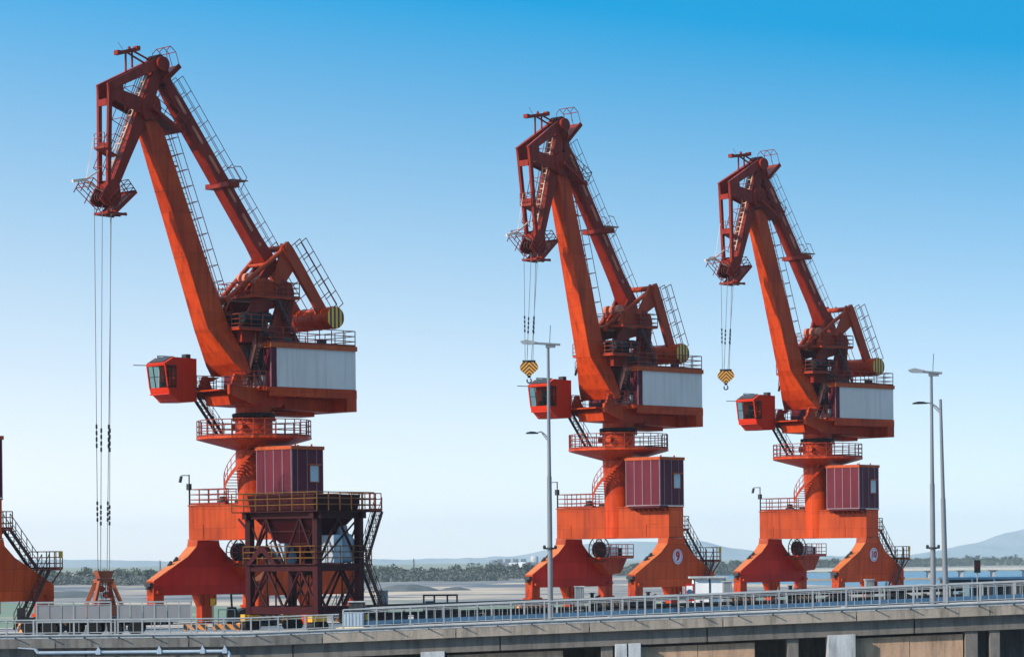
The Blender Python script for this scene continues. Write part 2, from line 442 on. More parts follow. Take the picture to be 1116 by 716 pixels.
def crane(name_label, X, D, theta, number, J, grp='portal cranes along the quay'):
    base = Vector((X, D, 0))
    root = empty('portal_crane', base, RAIL)
    tag(root, name_label, 'crane', grp)
    P = lambda p: Vector((p.x, -p.y, p.z))            # portal frame: s along rail, g towards the camera side, z up
    rot = Matrix.Rotation(math.pi + theta - RAIL, 3, 'Z')
    S = lambda p: rot @ p                              # slewing frame: x forward, y towards the camera side, z up
    fv = Vector((-math.cos(theta), -math.sin(theta), 0)); qv = Vector((math.sin(theta), -math.cos(theta), 0))
    def px(x, y, side=0.0):
        a, b = ray(x, y)
        d = Vector((a, 1, 0)); t = (side + base.dot(qv)) / d.dot(qv)
        w = d * t - base
        return Vector((w.dot(fv), side, EYE + b * t))
    V = Vector
    # ---------------- gantry (portal)
    m = MB(P); m.box(-0.95, 0.95, -5.7, 5.7, 5.95, 8.4)
    ep = MB(P); ep.box(-0.93, 0.93, 5.7, 5.706, 5.99, 8.34)
    for z in (5.95, 8.38): m.box(-1.03, 1.03, -5.74, 5.74, z - 0.04, z + 0.04)
    beam = m.build('portal_beam', ORANGE2, root); ep.build('end_plate', LEGPAINT, beam)  # end plate carries the same painted bounce light as the near leg
    m = MB(P)
    for s0, g0 in ((-0.955, -5.1), (-0.955, 4.0)):
        m.box(s0 - 0.03, s0, g0 - 0.55, g0 + 0.9, 7.0, 7.04)
        m.box(s0 - 0.03, s0, g0 + (0.87 if g0 < 0 else -0.55), g0 + (0.9 if g0 < 0 else -0.52), 5.95, 7.0)
    m.build('stiffener', ORANGE2, beam)
    # legs: a spreading plate box over each rail
    prof = [(-5.2, 2.05), (-5.2, 3.05), (-2.0, 4.72), (-1.15, 5.45), (-1.05, 5.9), (1.05, 5.9), (1.15, 5.45), (2.0, 4.72), (5.2, 3.05), (5.2, 2.05)]
    for sg, mt in ((-1, REDOX), (1, ORANGE2)):
        g = 5.2 * sg
        th = [0.36, 0.38, 0.46, 0.5, 0.5, 0.5, 0.5, 0.46, 0.38, 0.36]
        m = MB(P); m.prism(prof, [g - t for t in th], [g + t for t in th], 'y')
        leg = m.build('leg', ORANGE2, root)
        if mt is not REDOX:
            m = MB(P); m.prism(prof, [g + t - .01 for t in th], [g + t + .006 for t in th], 'y'); m.build('side_plate', LEGPAINT, leg)  # thin lighter skin, bounced light painted onto the near leg's shaded face
        else:
            m = MB(P); m.prism(prof[:4] + prof[4:], [g + t - .01 for t in th], [g + t + .006 for t in th], 'y')
            sp_ = m.build('side_plate', REDOX, leg); sp_['label'] = 'deeper red side plate of the far leg'
        m = MB(P)
        for (xa, za, ta), (xb, zb_, tb) in (((-5.19, 3.06, .36), (-2.0, 4.73, .46)), ((-2.0, 4.73, .46), (-1.16, 5.45, .5)), ((5.19, 3.06, .36), (2.0, 4.73, .46)), ((2.0, 4.73, .46), (1.16, 5.45, .5))):
            m.add([(xa, g - ta, za + .005), (xa, g + ta, za + .005), (xb, g + tb, zb_ + .005), (xb, g - tb, zb_ + .005), (xa, g - ta, za + .03), (xa, g + ta, za + .03), (xb, g + tb, zb_ + .03), (xb, g - tb, zb_ + .03)], [(0, 1, 2, 3), (4, 5, 6, 7), (0, 1, 5, 4), (1, 2, 6, 5), (2, 3, 7, 6), (3, 0, 4, 7)])
        sh_ = m.build('shoulder_plate', PALESHOULDER, leg)
        m = MB(P)
        for e in (-1, 1):
            x0 = e * 4.72
            m.box(x0 - 0.48, x0 + 0.48, g - 0.37, g + 0.37, 1.25, 2.05)
            m.box(x0 - 0.7, x0 + 0.7, g - 0.42, g + 0.42, 1.05, 1.25)
            m.box(x0 - 0.3, x0 + 0.3, g + 0.37, g + 0.6, 2.2, 2.4)
        # middle anchor column
        m.prism([(-0.95, 2.05), (0.95, 2.05), (0.5, 1.2), (0.5, 0.05), (-0.5, 0.05), (-0.5, 1.2)], g - 0.3, g + 0.3, 'y')
        for k in (-0.8, -0.27, 0.27, 0.8): m.box(k - 0.04, k + 0.04, g + 0.3, g + 0.42, 1.3, 2.05)
        m.build('foot', ORANGE, leg)
        for e in (-1, 1):
            x0 = e * 4.72
            m = MB(P)
            m.prism([(x0 - 1.6, 0.45), (x0 - 1.6, 0.8), (x0 - 0.5, 1.06), (x0 + 0.5, 1.06), (x0 + 1.6, 0.8), (x0 + 1.6, 0.45)], g - 0.34, g + 0.34, 'y')
            bo = m.build('bogie', BLACK, leg)
            m = MB(P)
            for k in (-1.2, -0.42, 0.42, 1.2):
                m.tube((x0 + k, g - 0.3, 0.33), (x0 + k, g + 0.3, 0.33), 0.31, 14)
            m.build('wheel_set', DKGREY, leg)
            m = MB(P)
            for e2 in (-1, 1): m.box(x0 + e2 * 1.75 - 0.08, x0 + e2 * 1.75 + 0.08, g - 0.4, g + 0.4, 0.12, 0.7)
            m.box(x0 - 1.5, x0 + 1.5, g + 0.36, g + 0.42, 0.45, 0.72)
            m.build('rail_guard', HAZARD, leg)
        # lamps and lugs on the sloping shoulder
        m = MB(P)
        for k in (-3.15, -2.6):
            z = 3.05 + (k + 5.2) * (1.67 / 3.2)
            m.tube((k, g - 0.3, z), (k, g + 0.0, z + 0.28), 0.12, 8)
        m.box(-5.5, -5.2, g - 0.3, g + 0.3, 2.7, 2.95); m.tube((-5.42, g, 2.7), (-5.42, g, 2.45), 0.16, 8)
        m.tube((-5.5, g + .2, 1.9), (-5.75, g + .2, 1.0), 0.03, 5)
        m.build('lug', DKGREY, leg)
    if number:
        E = lambda p: P(V((p.x, 5.735 + p.z, p.y + 4.42)))
        m = MB(E); n = 36
        m.add([(0.62 * math.cos(2 * math.pi * k / n) + 0.12, 0.60 * math.sin(2 * math.pi * k / n), zz) for zz in (-0.04, 0.0) for k in range(n)],
              [tuple(range(n, 2 * n))] + [(i, (i + 1) % n, n + (i + 1) % n, n + i) for i in range(n)])
        em = m.build('number_badge', LILAC, root)
        m = MB(E)
        o = [(rr * math.cos(2 * math.pi * k / n) + 0.12, rr * math.sin(2 * math.pi * k / n), 0.006) for rr in (0.47, 0.515) for k in range(n)]
        m.add(o, [(i, (i + 1) % n, n + (i + 1) % n, n + i) for i in range(n)])
        m.build('badge_ring', REDOX, em)
        t = text_mesh(number, 0.98 if len(number) == 1 else 0.78, lambda p: E(V((p.x + 0.12, p.y, p.z + 0.012))))
        t.build('number', REDOX, em)
    # beam-top railing, floodlight mast
    m = MB(P)
    m.rail([(-0.9, -1.7, 8.44), (-0.9, -5.6, 8.44), (0.9, -5.6, 8.44), (0.9, 2.0, 8.44)], 1.1, 1.0, 0.032)
    m.rail([(-0.9, 1.5, 8.44), (-0.9, 2.4, 8.44)], 1.1, 0.6, 0.032)
    m.build('railing', RAILRED, root)
    m = MB(P); m.tube((-0.95, -5.62, 8.4), (-0.95, -5.62, 10.6), 0.05, 6); m.tube((-0.95, -5.62, 10.55), (-1.25, -6.1, 10.55), 0.035, 6)
    m.box(-1.1, -0.82, -5.76, -5.5, 9.5, 9.95); m.tube((-1.25, -6.1, 10.5), (-1.3, -6.2, 10.05), 0.11, 8)
    m.tube((-0.3, -3.2, 8.44), (-0.3, -2.5, 8.44), 0.28, 10); m.tube((-0.3, -2.85, 8.44), (-0.3, -2.85, 9.0), 0.26, 10)
    m.box(0.1, 0.7, -2.1, -1.3, 8.44, 8.75)
    m.build('camera_mast', DKGREY, root)
    # cable reel and its bracket platform on the far leg
    m = MB(P); m.box(1.6, 6.0, -4.85, -3.2, 4.3, 4.42); m.prism([(2.2, 4.3), (6.0, 4.3), (5.15, 3.1), (3.6, 3.0)], -4.8, -3.9, 'y')
    m.rail([(2.9, -3.2, 4.42), (6.0, -3.2, 4.42), (6.0, -4.8, 4.42), (4.2, -4.8, 4.42)], 1.05, 0.75, 0.03)
    m.build('reel_platform', ORANGE, root)
    m = MB(P)
    c = V((2.05, -3.7, 5.05))
    for o in (-0.28, 0.28):
        m.ring(c + V((0, o, 0)), (0, 1, 0), 0.98, 0.05, 28)
        for k in range(12):
            a = k * math.pi / 6; m.tube(c + V((0, o, 0)), c + V((math.cos(a) * 0.98, o, math.sin(a) * 0.98)), 0.025, 4)
    rl = m.build('cable_reel', RAILRED, root)
    m = MB(P); m.tube(c + V((0, -0.24, 0)), c + V((0, 0.24, 0)), 0.66, 24); m.build('cable', BLACK, rl)
    m = MB(P); m.box(3.0, 4.3, -4.3, -3.5, 4.42, 5.3); m.build('motor_box', WHITE, root); 
    m = MB(P); m.box(4.5, 4.9, -4.2, -3.6, 4.42, 5.2); m.build('gearbox', BLACK, root)
    # access stairs over the near leg
    m = MB(P); g0 = 5.0
    m.box(0.95, 2.0, g0 - 0.45, g0 + 0.45, 6.45, 6.53); m.prism([(0.95, 6.45), (1.9, 6.45), (0.95, 5.9)], g0 - 0.05, g0 + 0.05, 'y')
    m.rail([(1.0, g0 + 0.45, 6.53), (2.0, g0 + 0.45, 6.53)], 1.1, 0.6, 0.032); m.rail([(1.0, g0 - 0.45, 6.53), (2.0, g0 - 0.45, 6.53)], 1.1, 0.6, 0.032)
    m.box(3.7, 5.55, g0 - 0.5, g0 + 1.0, 3.95, 4.03)
    m.rail([(4.1, g0 - 0.5, 4.03), (5.55, g0 - 0.5, 4.03), (5.55, g0 + 1.0, 4.03), (4.5, g0 + 1.0, 4.03)], 1.1, 0.7, 0.032)
    m.tube((5.5, g0 + .9, 3.95), (4.9, g0 + 0.4, 2.8), 0.05, 6); m.tube((5.5, g0 - 0.4, 3.95), (5.1, g0 - 0.2, 2.8), 0.05, 6)
    m.build('landing', RAILRED, root)
    for a, b, gg in (((4.1, 4.0), (1.9, 6.5), g0), ((2.0, 0.3), (4.3, 3.98), g0 + 0.85)):
        m = MB(P)
        lo, hi = V((a[0], gg, a[1])), V((b[0], gg, b[1]))
        m.stair(lo, hi, (0, 1, 0), 0.7, 0.22, 1.0, 0.028)
        m.build('stair', BLACK if False else DKRAIL, root)
    m = MB(P); m.box(5.2, 5.5, g0 + 1.04, g0 + 1.1, 4.75, 5.15); m.box(5.33, 5.39, g0 + 0.98, g0 + 1.04, 4.03, 4.8); m.build('sign_plate', YELLOW, root)
    # ---------------- electrical booth
    s0, s1, gg0, gg1, z0, z1 = -2.12, 1.0, 2.35, 5.72, 8.5, 12.05
    m = MB(P); m.box(s0, s1, gg0, gg1, z0, z1); m.box(-2.0, -0.9, 2.5, 5.6, 8.3, 8.5)
    booth = m.build('electrical_booth', MAROON, root)
    m = MB(P); m.box(s0 - 0.08, s1 + 0.08, gg0 - 0.08, gg1 + 0.08, z1, z1 + 0.24)
    for k in ((-1, 3), (0.3, 4), (-1, 5), (0.2, 5.4)): m.tube((k[0], k[1], z1 + .24), (k[0], k[1], z1 + .4), 0.07, 6)
    m.build('roof', DARKORANGE, booth)
    m = MB(P)
    for k in (2.37, 3.2, 4.0, 4.85, 5.70): m.box(s0 - 0.025, s0, k - 0.025, k + 0.025, z0, z1)
    for k in (-2.08, -1.55, -0.6, 0.35, 0.97): m.box(k - 0.022, k + 0.022, gg1, gg1 + 0.025, z0, z1)
    m.box(s0 - 0.03, s0, gg0, gg1, z0 - 0.06, z0 + 0.02); m.box(s0, s1, gg1, gg1 + 0.03, z0 - 0.06, z0 + 0.02)
    m.build('cover_strip', SEAM, booth)
    m = MB(P); m.box(-0.32, 0.52, gg1 + 0.0, gg1 + 0.03, 9.85, 10.95); w = m.build('window', WINGLASS, booth)
    m = MB(P); m.box(-0.5, 0.62, gg1, gg1 + 0.22, 10.98, 11.06)
    for a in ((-0.36, -0.31, 9.8, 10.98), (0.51, 0.56, 9.8, 10.98)): m.box(a[0], a[1], gg1, gg1 + 0.05, a[2], a[3])
    m.box(-0.36, 0.56, gg1, gg1 + 0.06, 9.78, 9.84)
    m.build('window_hood', DARKORANGE, w)
    m = MB(P); m.box(-1.5, -0.95, 1.7, 5.5, 8.38, 8.46)
    for k in range(7): m.prism([(-0.97, 8.38), (-1.9, 8.38), (-0.97, 8.0)], 2.5 + k * .5, 2.56 + k * .5, 'y')
    m.build('booth_bracket', ORANGE2, root)
    # ---------------- tower
    m = MB(P); m.rev([(1.16, 5.95), (1.18, 9.0), (1.3, 12.2), (1.32, 14.35)], n=40)
    tower = m.build('tower', ORANGE, root)
    m = MB(P); m.rev([(1.34, 14.32), (1.55, 14.32), (1.55, 14.42), (1.34, 14.42)], n=40)
    for k in range(26):
        a = 2 * math.pi * k / 26; m.tube((1.47 * math.cos(a), 1.47 * math.sin(a), 14.2), (1.47 * math.cos(a), 1.47 * math.sin(a), 14.5), 0.035, 5)
    for a in (R(170), R(-10), R(260)): m.tube((1.3 * math.cos(a), 1.3 * math.sin(a), 13.85), (1.75 * math.cos(a), 1.75 * math.sin(a), 13.85), 0.26, 12)
    m.build('flange', ORANGE, tower)
    m = MB(P); m.rev([(1.3, 14.5), (1.5, 14.5), (1.55, 14.62), (1.5, 14.75), (1.3, 14.75)], n=40); m.build('slewing_ring', BLACK, tower)
    # ring platform
    n = 16; rp = 4.05; off = math.pi / 16
    m = MB(P)
    m.rev([(1.25, 12.15), (3.95, 12.88), (4.05, 12.92), (4.05, 13.08), (1.3, 13.08)], n=n, smooth=False)
    plat = m.build('ring_platform', ORANGE, root)
    m = MB(P)
    m.rail([(rp * 0.985 * math.cos(2 * math.pi * k / n), rp * 0.985 * math.sin(2 * math.pi * k / n), 13.08) for k in range(n)], 1.15, 0.85, 0.034, closed=True)
    m.build('railing', RAILRED, plat)
    # spiral stair
    m = MB(P); steps = 22; a0, a1 = R(165) - RAIL, R(300) - RAIL; za, zb = 8.5, 12.9
    pin, pout = [], []
    for i in range(steps + 1):
        t = i / steps; a = -(a0 + (a1 - a0) * t); z = za + (zb - za) * t
        ri, ro = 1.3, 2.15
        ci, co = V((ri * math.cos(a), ri * math.sin(a), z)), V((ro * math.cos(a), ro * math.sin(a), z))
        m.beam(ci, co, 0.24, 0.05); pin.append(ci); pout.append(co)
        if i % 2 == 0: m.tube(co, co + V((0, 0, 1.05)), 0.026, 5)
    for i in range(steps):
        m.beam(pout[i], pout[i + 1], 0.03, 0.24)
        for h in (0.55, 1.05): m.tube(pout[i] + V((0, 0, h)), pout[i + 1] + V((0, 0, h)), 0.028, 5)
    m.build('spiral_stair', ORANGE, root)
    # ---------------- slewing deck
    m = MB(S)
    m.box(-7.07, 1.1, -2.85, 2.85, 16.25, 16.5)
    for y in (-2.8, 2.8): m.beam((-7.07, y, 16.1), (0.8, y, 16.1), 0.12, 0.45)
    for k in range(7): m.beam((-6.3 + k * 0.95, -2.7, 16.0), (-6.3 + k * 0.95, 2.7, 16.0), 0.1, 0.36)
    m.prism([(-2.2, 16.25), (1.2, 16.25), (2.9, 16.2), (3.3, 15.9), (3.1, 15.25), (1.2, 15.2), (-1.4, 15.2)], -1.35, 1.35, 'y')
    for y in (-1.8, 1.8):
        m.prism([(0.2, 16.3), (1.4, 16.45), (3.6, 16.6), (3.6, 15.95), (1.6, 15.3), (0.4, 15.6)], y - 0.12, y + 0.12, 'y')
        m.prism([(2.3, 16.4), (3.5, 16.4), (3.1, 17.35), (2.7, 17.35)], y - 0.1, y + 0.1, 'y')
    m.box(1.1, 4.0, -2.9, 1.3, 16.2, 16.3)
    m.rev([(1.28, 14.75), (1.28, 15.25)], n=40)
    m.build('turntable', ORANGE, root)
    m = MB(S)
    m.box(-7.07, -6.2, -2.75, 2.83, 14.95, 16.24)
    m.prism([(-6.2, 16.0), (-6.2, 14.97), (-2.2, 15.1), (-1.6, 16.0)], -2.75, 0.9, 'y')
    m.box(-5.9, -2.3, -2.2, -0.5, 14.7, 15.0)
    m.build('ballast_box', ORANGE, root)
    # ---------------- machinery house
    m = MB(S); m.box(-7.0, 0.55, -2.75, 2.75, 16.5, 19.25)
    house = m.build('machinery_house', MAROON, root)
    m = MB(S); m.box(-7.03, 0.1, 2.75, 2.80, 16.52, 19.25)
    for k in range(9): m.box(-6.95 + k * 0.87, -6.935 + k * 0.87, 2.80, 2.805, 16.6, 19.2)
    m.build('side_panel', GREYP, house)

    m = MB(S); m.box(-7.12, 0.72, -2.9, 2.9, 19.25, 19.58); m.build('roof', DARKORANGE, house)
    m = MB(S)
    m.rail([(0.6, -2.8, 19.58), (-7.0, -2.8, 19.58), (-7.0, 2.8, 19.58), (0.6, 2.8, 19.58), (0.6, 1.4, 19.58)], 1.1, 1.1, 0.032)
    m.build('railing', RAILRED, house)
    m = MB(S)
    for y in (-2.6, -1.7, -0.8, 0.1, 1.0, 1.9, 2.7): m.box(0.55, 0.58, y - 0.025, y + 0.025, 16.5, 19.25)
    m.build('cover_strip', SEAM, house)
    m = MB(S); m.box(-4.7, -4.2, 1.9, 2.4, 19.58, 20.05); m.rev([(0.3, 19.58), (0.42, 19.7), (0.4, 20.0), (0.1, 20.15)], (-1.7, 1.6), 14); m.build('roof_vent', DKGREY, house)
    m = MB(S); m.box(0.62, 1.0, 1.2, 2.3, 16.5, 17.3); m.box(0.62, 0.9, -0.4, 0.5, 16.5, 17.2); m.build('air_conditioner', GALV, house)
    m = MB(S)
    m.stair((0.95, 2.35, 16.5), (0.95, 0.9, 19.5), (1, 0, 0), 0.5, 0.24, 0.9, 0.026)
    m.stair((1.5, 1.3, 16.5), (1.5, 2.5, 19.4), (1, 0, 0), 0.45, 0.24, 0.8, 0.024)
    m.build('stair', DKRAIL, root)
    m = MB(S)
    m.rail([(1.0, 2.8, 16.5), (1.1, 2.8, 16.5), (3.5, 1.9, 16.5)], 1.05, 0.9, 0.03)
    m.rail([(1.1, -1.2, 16.3), (2.6, -1.2, 16.3), (4.0, -1.3, 16.3)], 1.05, 0.7, 0.03)
    m.rail([(1.1, -2.85, 16.3), (4.0, -2.85, 16.3)], 1.05, 0.7, 0.03)
    m.build('railing', RAILRED, root)
    m = MB(S)
    lo = V((1.35, -1.9, 13.1)); hi = V((3.9, -1.9, 16.2)); m.stair(lo, hi, (0, 1, 0), 0.6, 0.22, 0.9, 0.024); m.build('stair', DKRAIL, root)
    # ---------------- cab
    F, B, y0, y1 = 6.5, 3.8, -3.75, -1.55
    sec = [(B, 18.55), (5.75, 18.6), (F - 0.05, 18.2), (F, 18.02), (F - 0.25, 16.45), (F - 0.35, 16.2), (5.3, 15.5), (B, 15.55)]
    m = MB(S)
    # body as shell with window openings: rear block + frame posts
    m.prism([(B, 18.55), (5.55, 18.6), (5.55, 15.62), (5.3, 15.5), (B, 15.55)], y0, y1, 'y')
    m.prism([(5.55, 18.6), (5.75, 18.6), (F + 0.05, 18.15), (F, 18.0), (5.55, 18.0)], y0, y1, 'y')
    m.prism([(5.55, 16.5), (F - 0.24, 16.5), (F - 0.34, 16.15), (5.55, 15.68)], y0, y1, 'y')
    for y in (y0, y1):
        e = 0.05 if y == y0 else -0.05
        m.beam((F - 0.03, y + e, 18.05), (F - 0.27, y + e, 16.45), 0.1, 0.09)
    m.box(6.1, F - 0.2, y0 + 0.1, y1 + 0.15, 16.0, 16.1)
    cab = m.build('operator_cab', REDCAB, root)
    m = MB(S); m.add([(F - 0.02, y0 + .1, 18.0), (F - 0.02, y1 - .1, 18.0), (F - 0.26, y1 - .1, 16.5), (F - 0.26, y0 + .1, 16.5)], [(0, 1, 2, 3)])
    m.add([(5.6, y1 - 0.02, 18.0), (F - 0.07, y1 - 0.02, 18.0), (F - 0.3, y1 - 0.02, 16.5), (5.6, y1 - 0.02, 16.5)], [(0, 1, 2, 3)])
    m.add([(5.6, y0 + 0.02, 18.0), (F - 0.07, y0 + 0.02, 18.0), (F - 0.3, y0 + 0.02, 16.5), (5.6, y0 + 0.02, 16.5)], [(0, 1, 2, 3)])
    m.build('window', CABGLASS, cab)
    m = MB(S)
    for k in (0.33, 0.66):
        y = y0 + (y1 - y0) * k; m.beam((F - 0.02, y, 18.0), (F - 0.26, y, 16.5), 0.05, 0.05)
    m.beam((F - 0.14, y0, 17.25), (F - 0.14, y1, 17.25), 0.05, 0.05)
    for x in (5.58, 6.0): m.beam((x, y1, 16.5), (x, y1, 18.0), 0.06, 0.06)
    for z in (16.5, 17.25, 18.0): m.beam((5.56, y1, z), (F - 0.1, y1, z), 0.05, 0.06)
    m.build('window_frame', BLACK, cab)
    m = MB(S); m.box(5.6, 6.0, -3.0, -2.4, 16.5, 16.9); m.box(5.56, 5.7, -3.0, -2.4, 16.9, 17.7); m.box(5.9, 6.1, -2.2, -1.9, 16.5, 17.1); m.build('operator_seat', BLACK, cab)
    m = MB(S); m.box(4.2, 4.6, -2.2, -1.7, 18.57, 18.85); m.rail([(4.2, y0 + .1, 18.6), (5.6, y0 + .1, 18.6)], 0.2, 0.7, 0.03, 1)
    m.beam((5.8, y0 + .15, 18.63), (F + .05, y0 + .15, 18.2), 0.05, 0.03); m.tube((F, y0, 18.1), (F + 0.9, y0 - 0.3, 18.1), 0.03, 5)
    m.beam((5.65, (y0+y1)/2, 18.66), (6.4, (y0+y1)/2, 18.28), 1.6, 0.06)
    m.build('roof_grille', DKGREY, cab)
    # ---------------- A-frame on the house roof
    m = MB(S)
    for y in (-1.35, 1.35):
        m.prism([(0.0, 19.58), (-2.1, 19.58), (-2.55, 23.3), (-2.35, 23.9), (-1.5, 24.2), (-1.15, 23.1), (-1.15, 22.6)], y - 0.14, y + 0.14, 'y')
        m.prism([(1.9, 19.9), (2.2, 20.6), (1.0, 22.7), (-1.2, 22.7), (-1.2, 22.2), (0.1, 21.9), (0.9, 20.9), (0.6, 19.9)], y - 0.1, y + 0.1, 'y')
        for t in (0.3, 0.65): m.beam((-0.3 - t * 1.5, y + (0.16 if y > 0 else -0.16), 19.6), (-1.5 - t * 0.9, y + (0.16 if y > 0 else -0.16), 22.9), 0.1, 0.06)
    for z, x in ((20.2, -1.0), (21.6, -1.6), (22.9, -1.9)): m.beam((x, -1.3, z), (x, 1.3, z), 0.3, 0.3)
    m.box(-2.4, 2.3, -1.7, 1.7, 19.6, 20.35)
    aframe = m.build('a_frame', DARKRED2, root)
    m = MB(S)
    m.box(-2.6, 1.5, -2.0, 2.0, 22.75, 22.85); m.box(-0.2, 2.9, -2.2, 2.2, 20.4, 20.5)
    m.build('platform', ORANGE, aframe)
    m = MB(S)
    m.rail([(-2.6, 2.0, 22.85), (1.5, 2.0, 22.85), (1.5, -2.0, 22.85), (-2.6, -2.0, 22.85), (-2.6, 2.0, 22.85)], 1.05, 1.0, 0.032)
    m.rail([(-0.2, 2.2, 20.5), (2.9, 2.2, 20.5), (2.9, -2.2, 20.5)], 1.0, 0.9, 0.03)
    m.build('railing', RAILRED, aframe)
    m = MB(S)
    for y in (-0.95, -0.3, 0.35, 1.0):
        m.prism([(-1.6, 22.85), (0.9, 22.85), (1.0, 23.3), (0.3, 24.1), (-0.4, 24.25), (-1.2, 23.9)], y - 0.09, y + 0.09, 'y')
    m.tube((0.1, -1.1, 23.9), (0.1, 1.15, 23.9), 0.28, 14)
    m.build('hinge_block', ORANGE, aframe)
    m = MB(S)
    for y in (-0.62, 0.05, 0.7):
        m.box(-0.7, 0.6, y - 0.14, y + 0.14, 22.86, 23.5); m.tube((0.5, y - .15, 24.2), (0.5, y + .15, 24.2), 0.4, 12)
    m.build('sheave', SLOT, aframe)
    m = MB(S); m.box(0.2, 1.9, 0.3, 1.5, 20.55, 21.7); m.tube((1.0, 1.75, 21.2), (2.4, 1.75, 21.2), 0.45, 14); m.box(0.4, 2.3, -1.6, -0.2, 20.55, 21.5); m.tube((-0.2, 1.6, 21.4), (0.6, 1.6, 21.4), 0.35, 12)
    m.build('luffing_drive', BLACK, aframe)
    m = MB(S); m.stair((3.0, -1.6, 19.0), (1.2, -1.6, 22.8), (0, 1, 0), 0.55, 0.24, 0.9, 0.024); m.stair((-0.4, 2.35, 19.6), (1.2, 2.35, 20.5), (0, 1, 0), 0.5, 0.24, 0.8, 0.024)
    m.stair((-2.6, 1.7, 19.6), (-0.8, 1.7, 22.6), (0, 1, 0), 0.5, 0.24, 0.9, 0.024)
    m.build('stair', DKRAIL, aframe)
    if not J:
        return root, S, px
    # ---------------- boom
    def mid(p, q, t): return p.lerp(q, t)
    T, K, NZ, PV = px(*J['T']), px(*J['K']), px(*J['N']), px(*J['P'])
    b0 = px(*J['boom_top']); b1 = px(*J['boom_kink']); bf = px(*J['boom_foot'])
    bd = (b0 - b1).normalized(); perp = V((bd.z, 0, -bd.x))      # perp points forward (lit face side)
    if perp.x < 0: perp = -perp
    def sec(c, w, d, pd=None):   # c is the centre of the FRONT face
        pr = pd or perp
        return [c + V((0, -w, 0)), c + V((0, w, 0)), c + V((0, w, 0)) - pr * d, c + V((0, -w, 0)) - pr * d]
    m = MB(S)
    lo_b = bf
    m.loft([sec(b0 + bd * 0.9, 0.55, 0.9), sec(b0, 0.62, 1.25), sec(mid(b0, b1, .5), 0.66, 1.5), sec(b1, 0.78, 1.75),
            sec(mid(b1, lo_b, .75) - perp * 0.25, 1.62, 1.1, perp), sec(lo_b - perp * .55, 2.0, 0.42, perp)])
    boom = m.build('boom', ORANGE, root)
    m = MB(S)
    for y in (-1.8, 1.8):
        m.prism([((lo_b - perp * .4).x + 0.35, lo_b.z + 0.15), ((lo_b - perp * .9).x - 0.15, lo_b.z + 0.15), (2.7, 16.9), (3.2, 16.9)], y - 0.16, y + 0.16, 'y')
    m.build('boom_foot', ORANGE, boom)
    m = MB(S)     # seams
    for t in (0.28, 0.62): 
        c = mid(b0, b1, t); m.beam(c + V((0, -0.66, 0)) + perp * 0.01, c + V((0, 0.66, 0)) + perp * 0.01, 0.05, 0.04)
    for t in (0.18, 0.42, 0.66, 0.86):
        c = mid(b0, b1, t) - perp * (1.35 + .4 * t); m.box(c.x - 0.25, c.x + 0.05, -0.5, 0.5, c.z - 0.12, c.z)
    m.build('seam', ORANGE2, boom)
    # walkway ladder along the back of the boom
    m = MB(S)
    L0 = b1 - perp * 2.15 + bd * 0.3 - bd * 4.5; L1 = b0 - perp * 1.75
    for y in (-0.35, 0.35):
        m.tube(L0 + V((0, y, 0)), L1 + V((0, y, 0)), 0.03, 5); m.tube(L0 + V((0, y, 0)) - perp * .75, L1 + V((0, y, 0)) - perp * .75, 0.028, 5)
    k = int((L1 - L0).length / 0.38)
    for i in range(k + 1):
        c = mid(L0, L1, i / k); m.tube(c + V((0, -.35, 0)), c + V((0, .35, 0)), 0.022, 4)
        if i % 3 == 0:
            for y in (-.35, .35): m.tube(c + V((0, y, 0)), c + V((0, y, 0)) - perp * .75, 0.024, 4)
            m.tube(c + V((0, -.35, 0)) - perp * .75, c + V((0, .35, 0)) - perp * .75, 0.024, 4)
        if i % 6 == 0:
            for y in (-.3, .3): m.tube(c + V((0, y, 0)), c + V((0, y, 0)) + perp * .6, 0.03, 4)
    m.build('caged_ladder', RAILRED, boom)
    # head platform
    hp = b0 - perp * 1.2 + bd * 0.7
    m = MB(S)
    hd = V((-0.86, 0, -0.5)).normalized()
    q0, q1 = hp + V((0.9, 0, 0.75)), hp + V((0.9, 0, 0.75)) + hd * 2.9
    for y in (-1.1, 1.1): m.beam(q0 + V((0, y, 0)), q1 + V((0, y, 0)), 0.1, 0.2)
    m.beam((q0 + q1) / 2 - hd * 1.3, (q0 + q1) / 2 + hd * 1.3, 2.2, 0.05)
    hup = V((hd.z, 0, -hd.x)); hup = hup if hup.z > 0 else -hup
    m.rail([q0 + V((0, 1.1, 0)), q1 + V((0, 1.1, 0)), q1 + V((0, -1.1, 0)), q0 + V((0, -1.1, 0))], 1.15, 0.95, 0.03, up=hup)
    m.build('head_platform', DARKRED2, boom)
    # ---------------- jib (level-luffing nose)
    mb0, mb1 = px(*J['beam_low']), T
    ax = (T - mb0).normalized(); ap = V((ax.z, 0, -ax.x)); ap = ap if ap.x > 0 else -ap
    m = MB(S)
    # main box beam, shallow at both ends
    def s2(c, w, d): return [c + V((0, -w, 0)) + ap * d / 2, c + V((0, w, 0)) + ap * d / 2, c + V((0, w, 0)) - ap * d / 2, c + V((0, -w, 0)) - ap * d / 2]
    Lb = (T - mb0).length
    m.loft([s2(mb0 - ax * 0.6, 0.42, 0.55), s2(mid(mb0, T, .25), 0.48, 0.66), s2(mid(mb0, T, .55), 0.5, 0.92), s2(mid(mb0, T, .78), 0.5, 0.9), s2(T - ax * 0.3, 0.45, 0.75)])
    jib = m.build('jib', DARKRED2, root)
    m = MB(S)
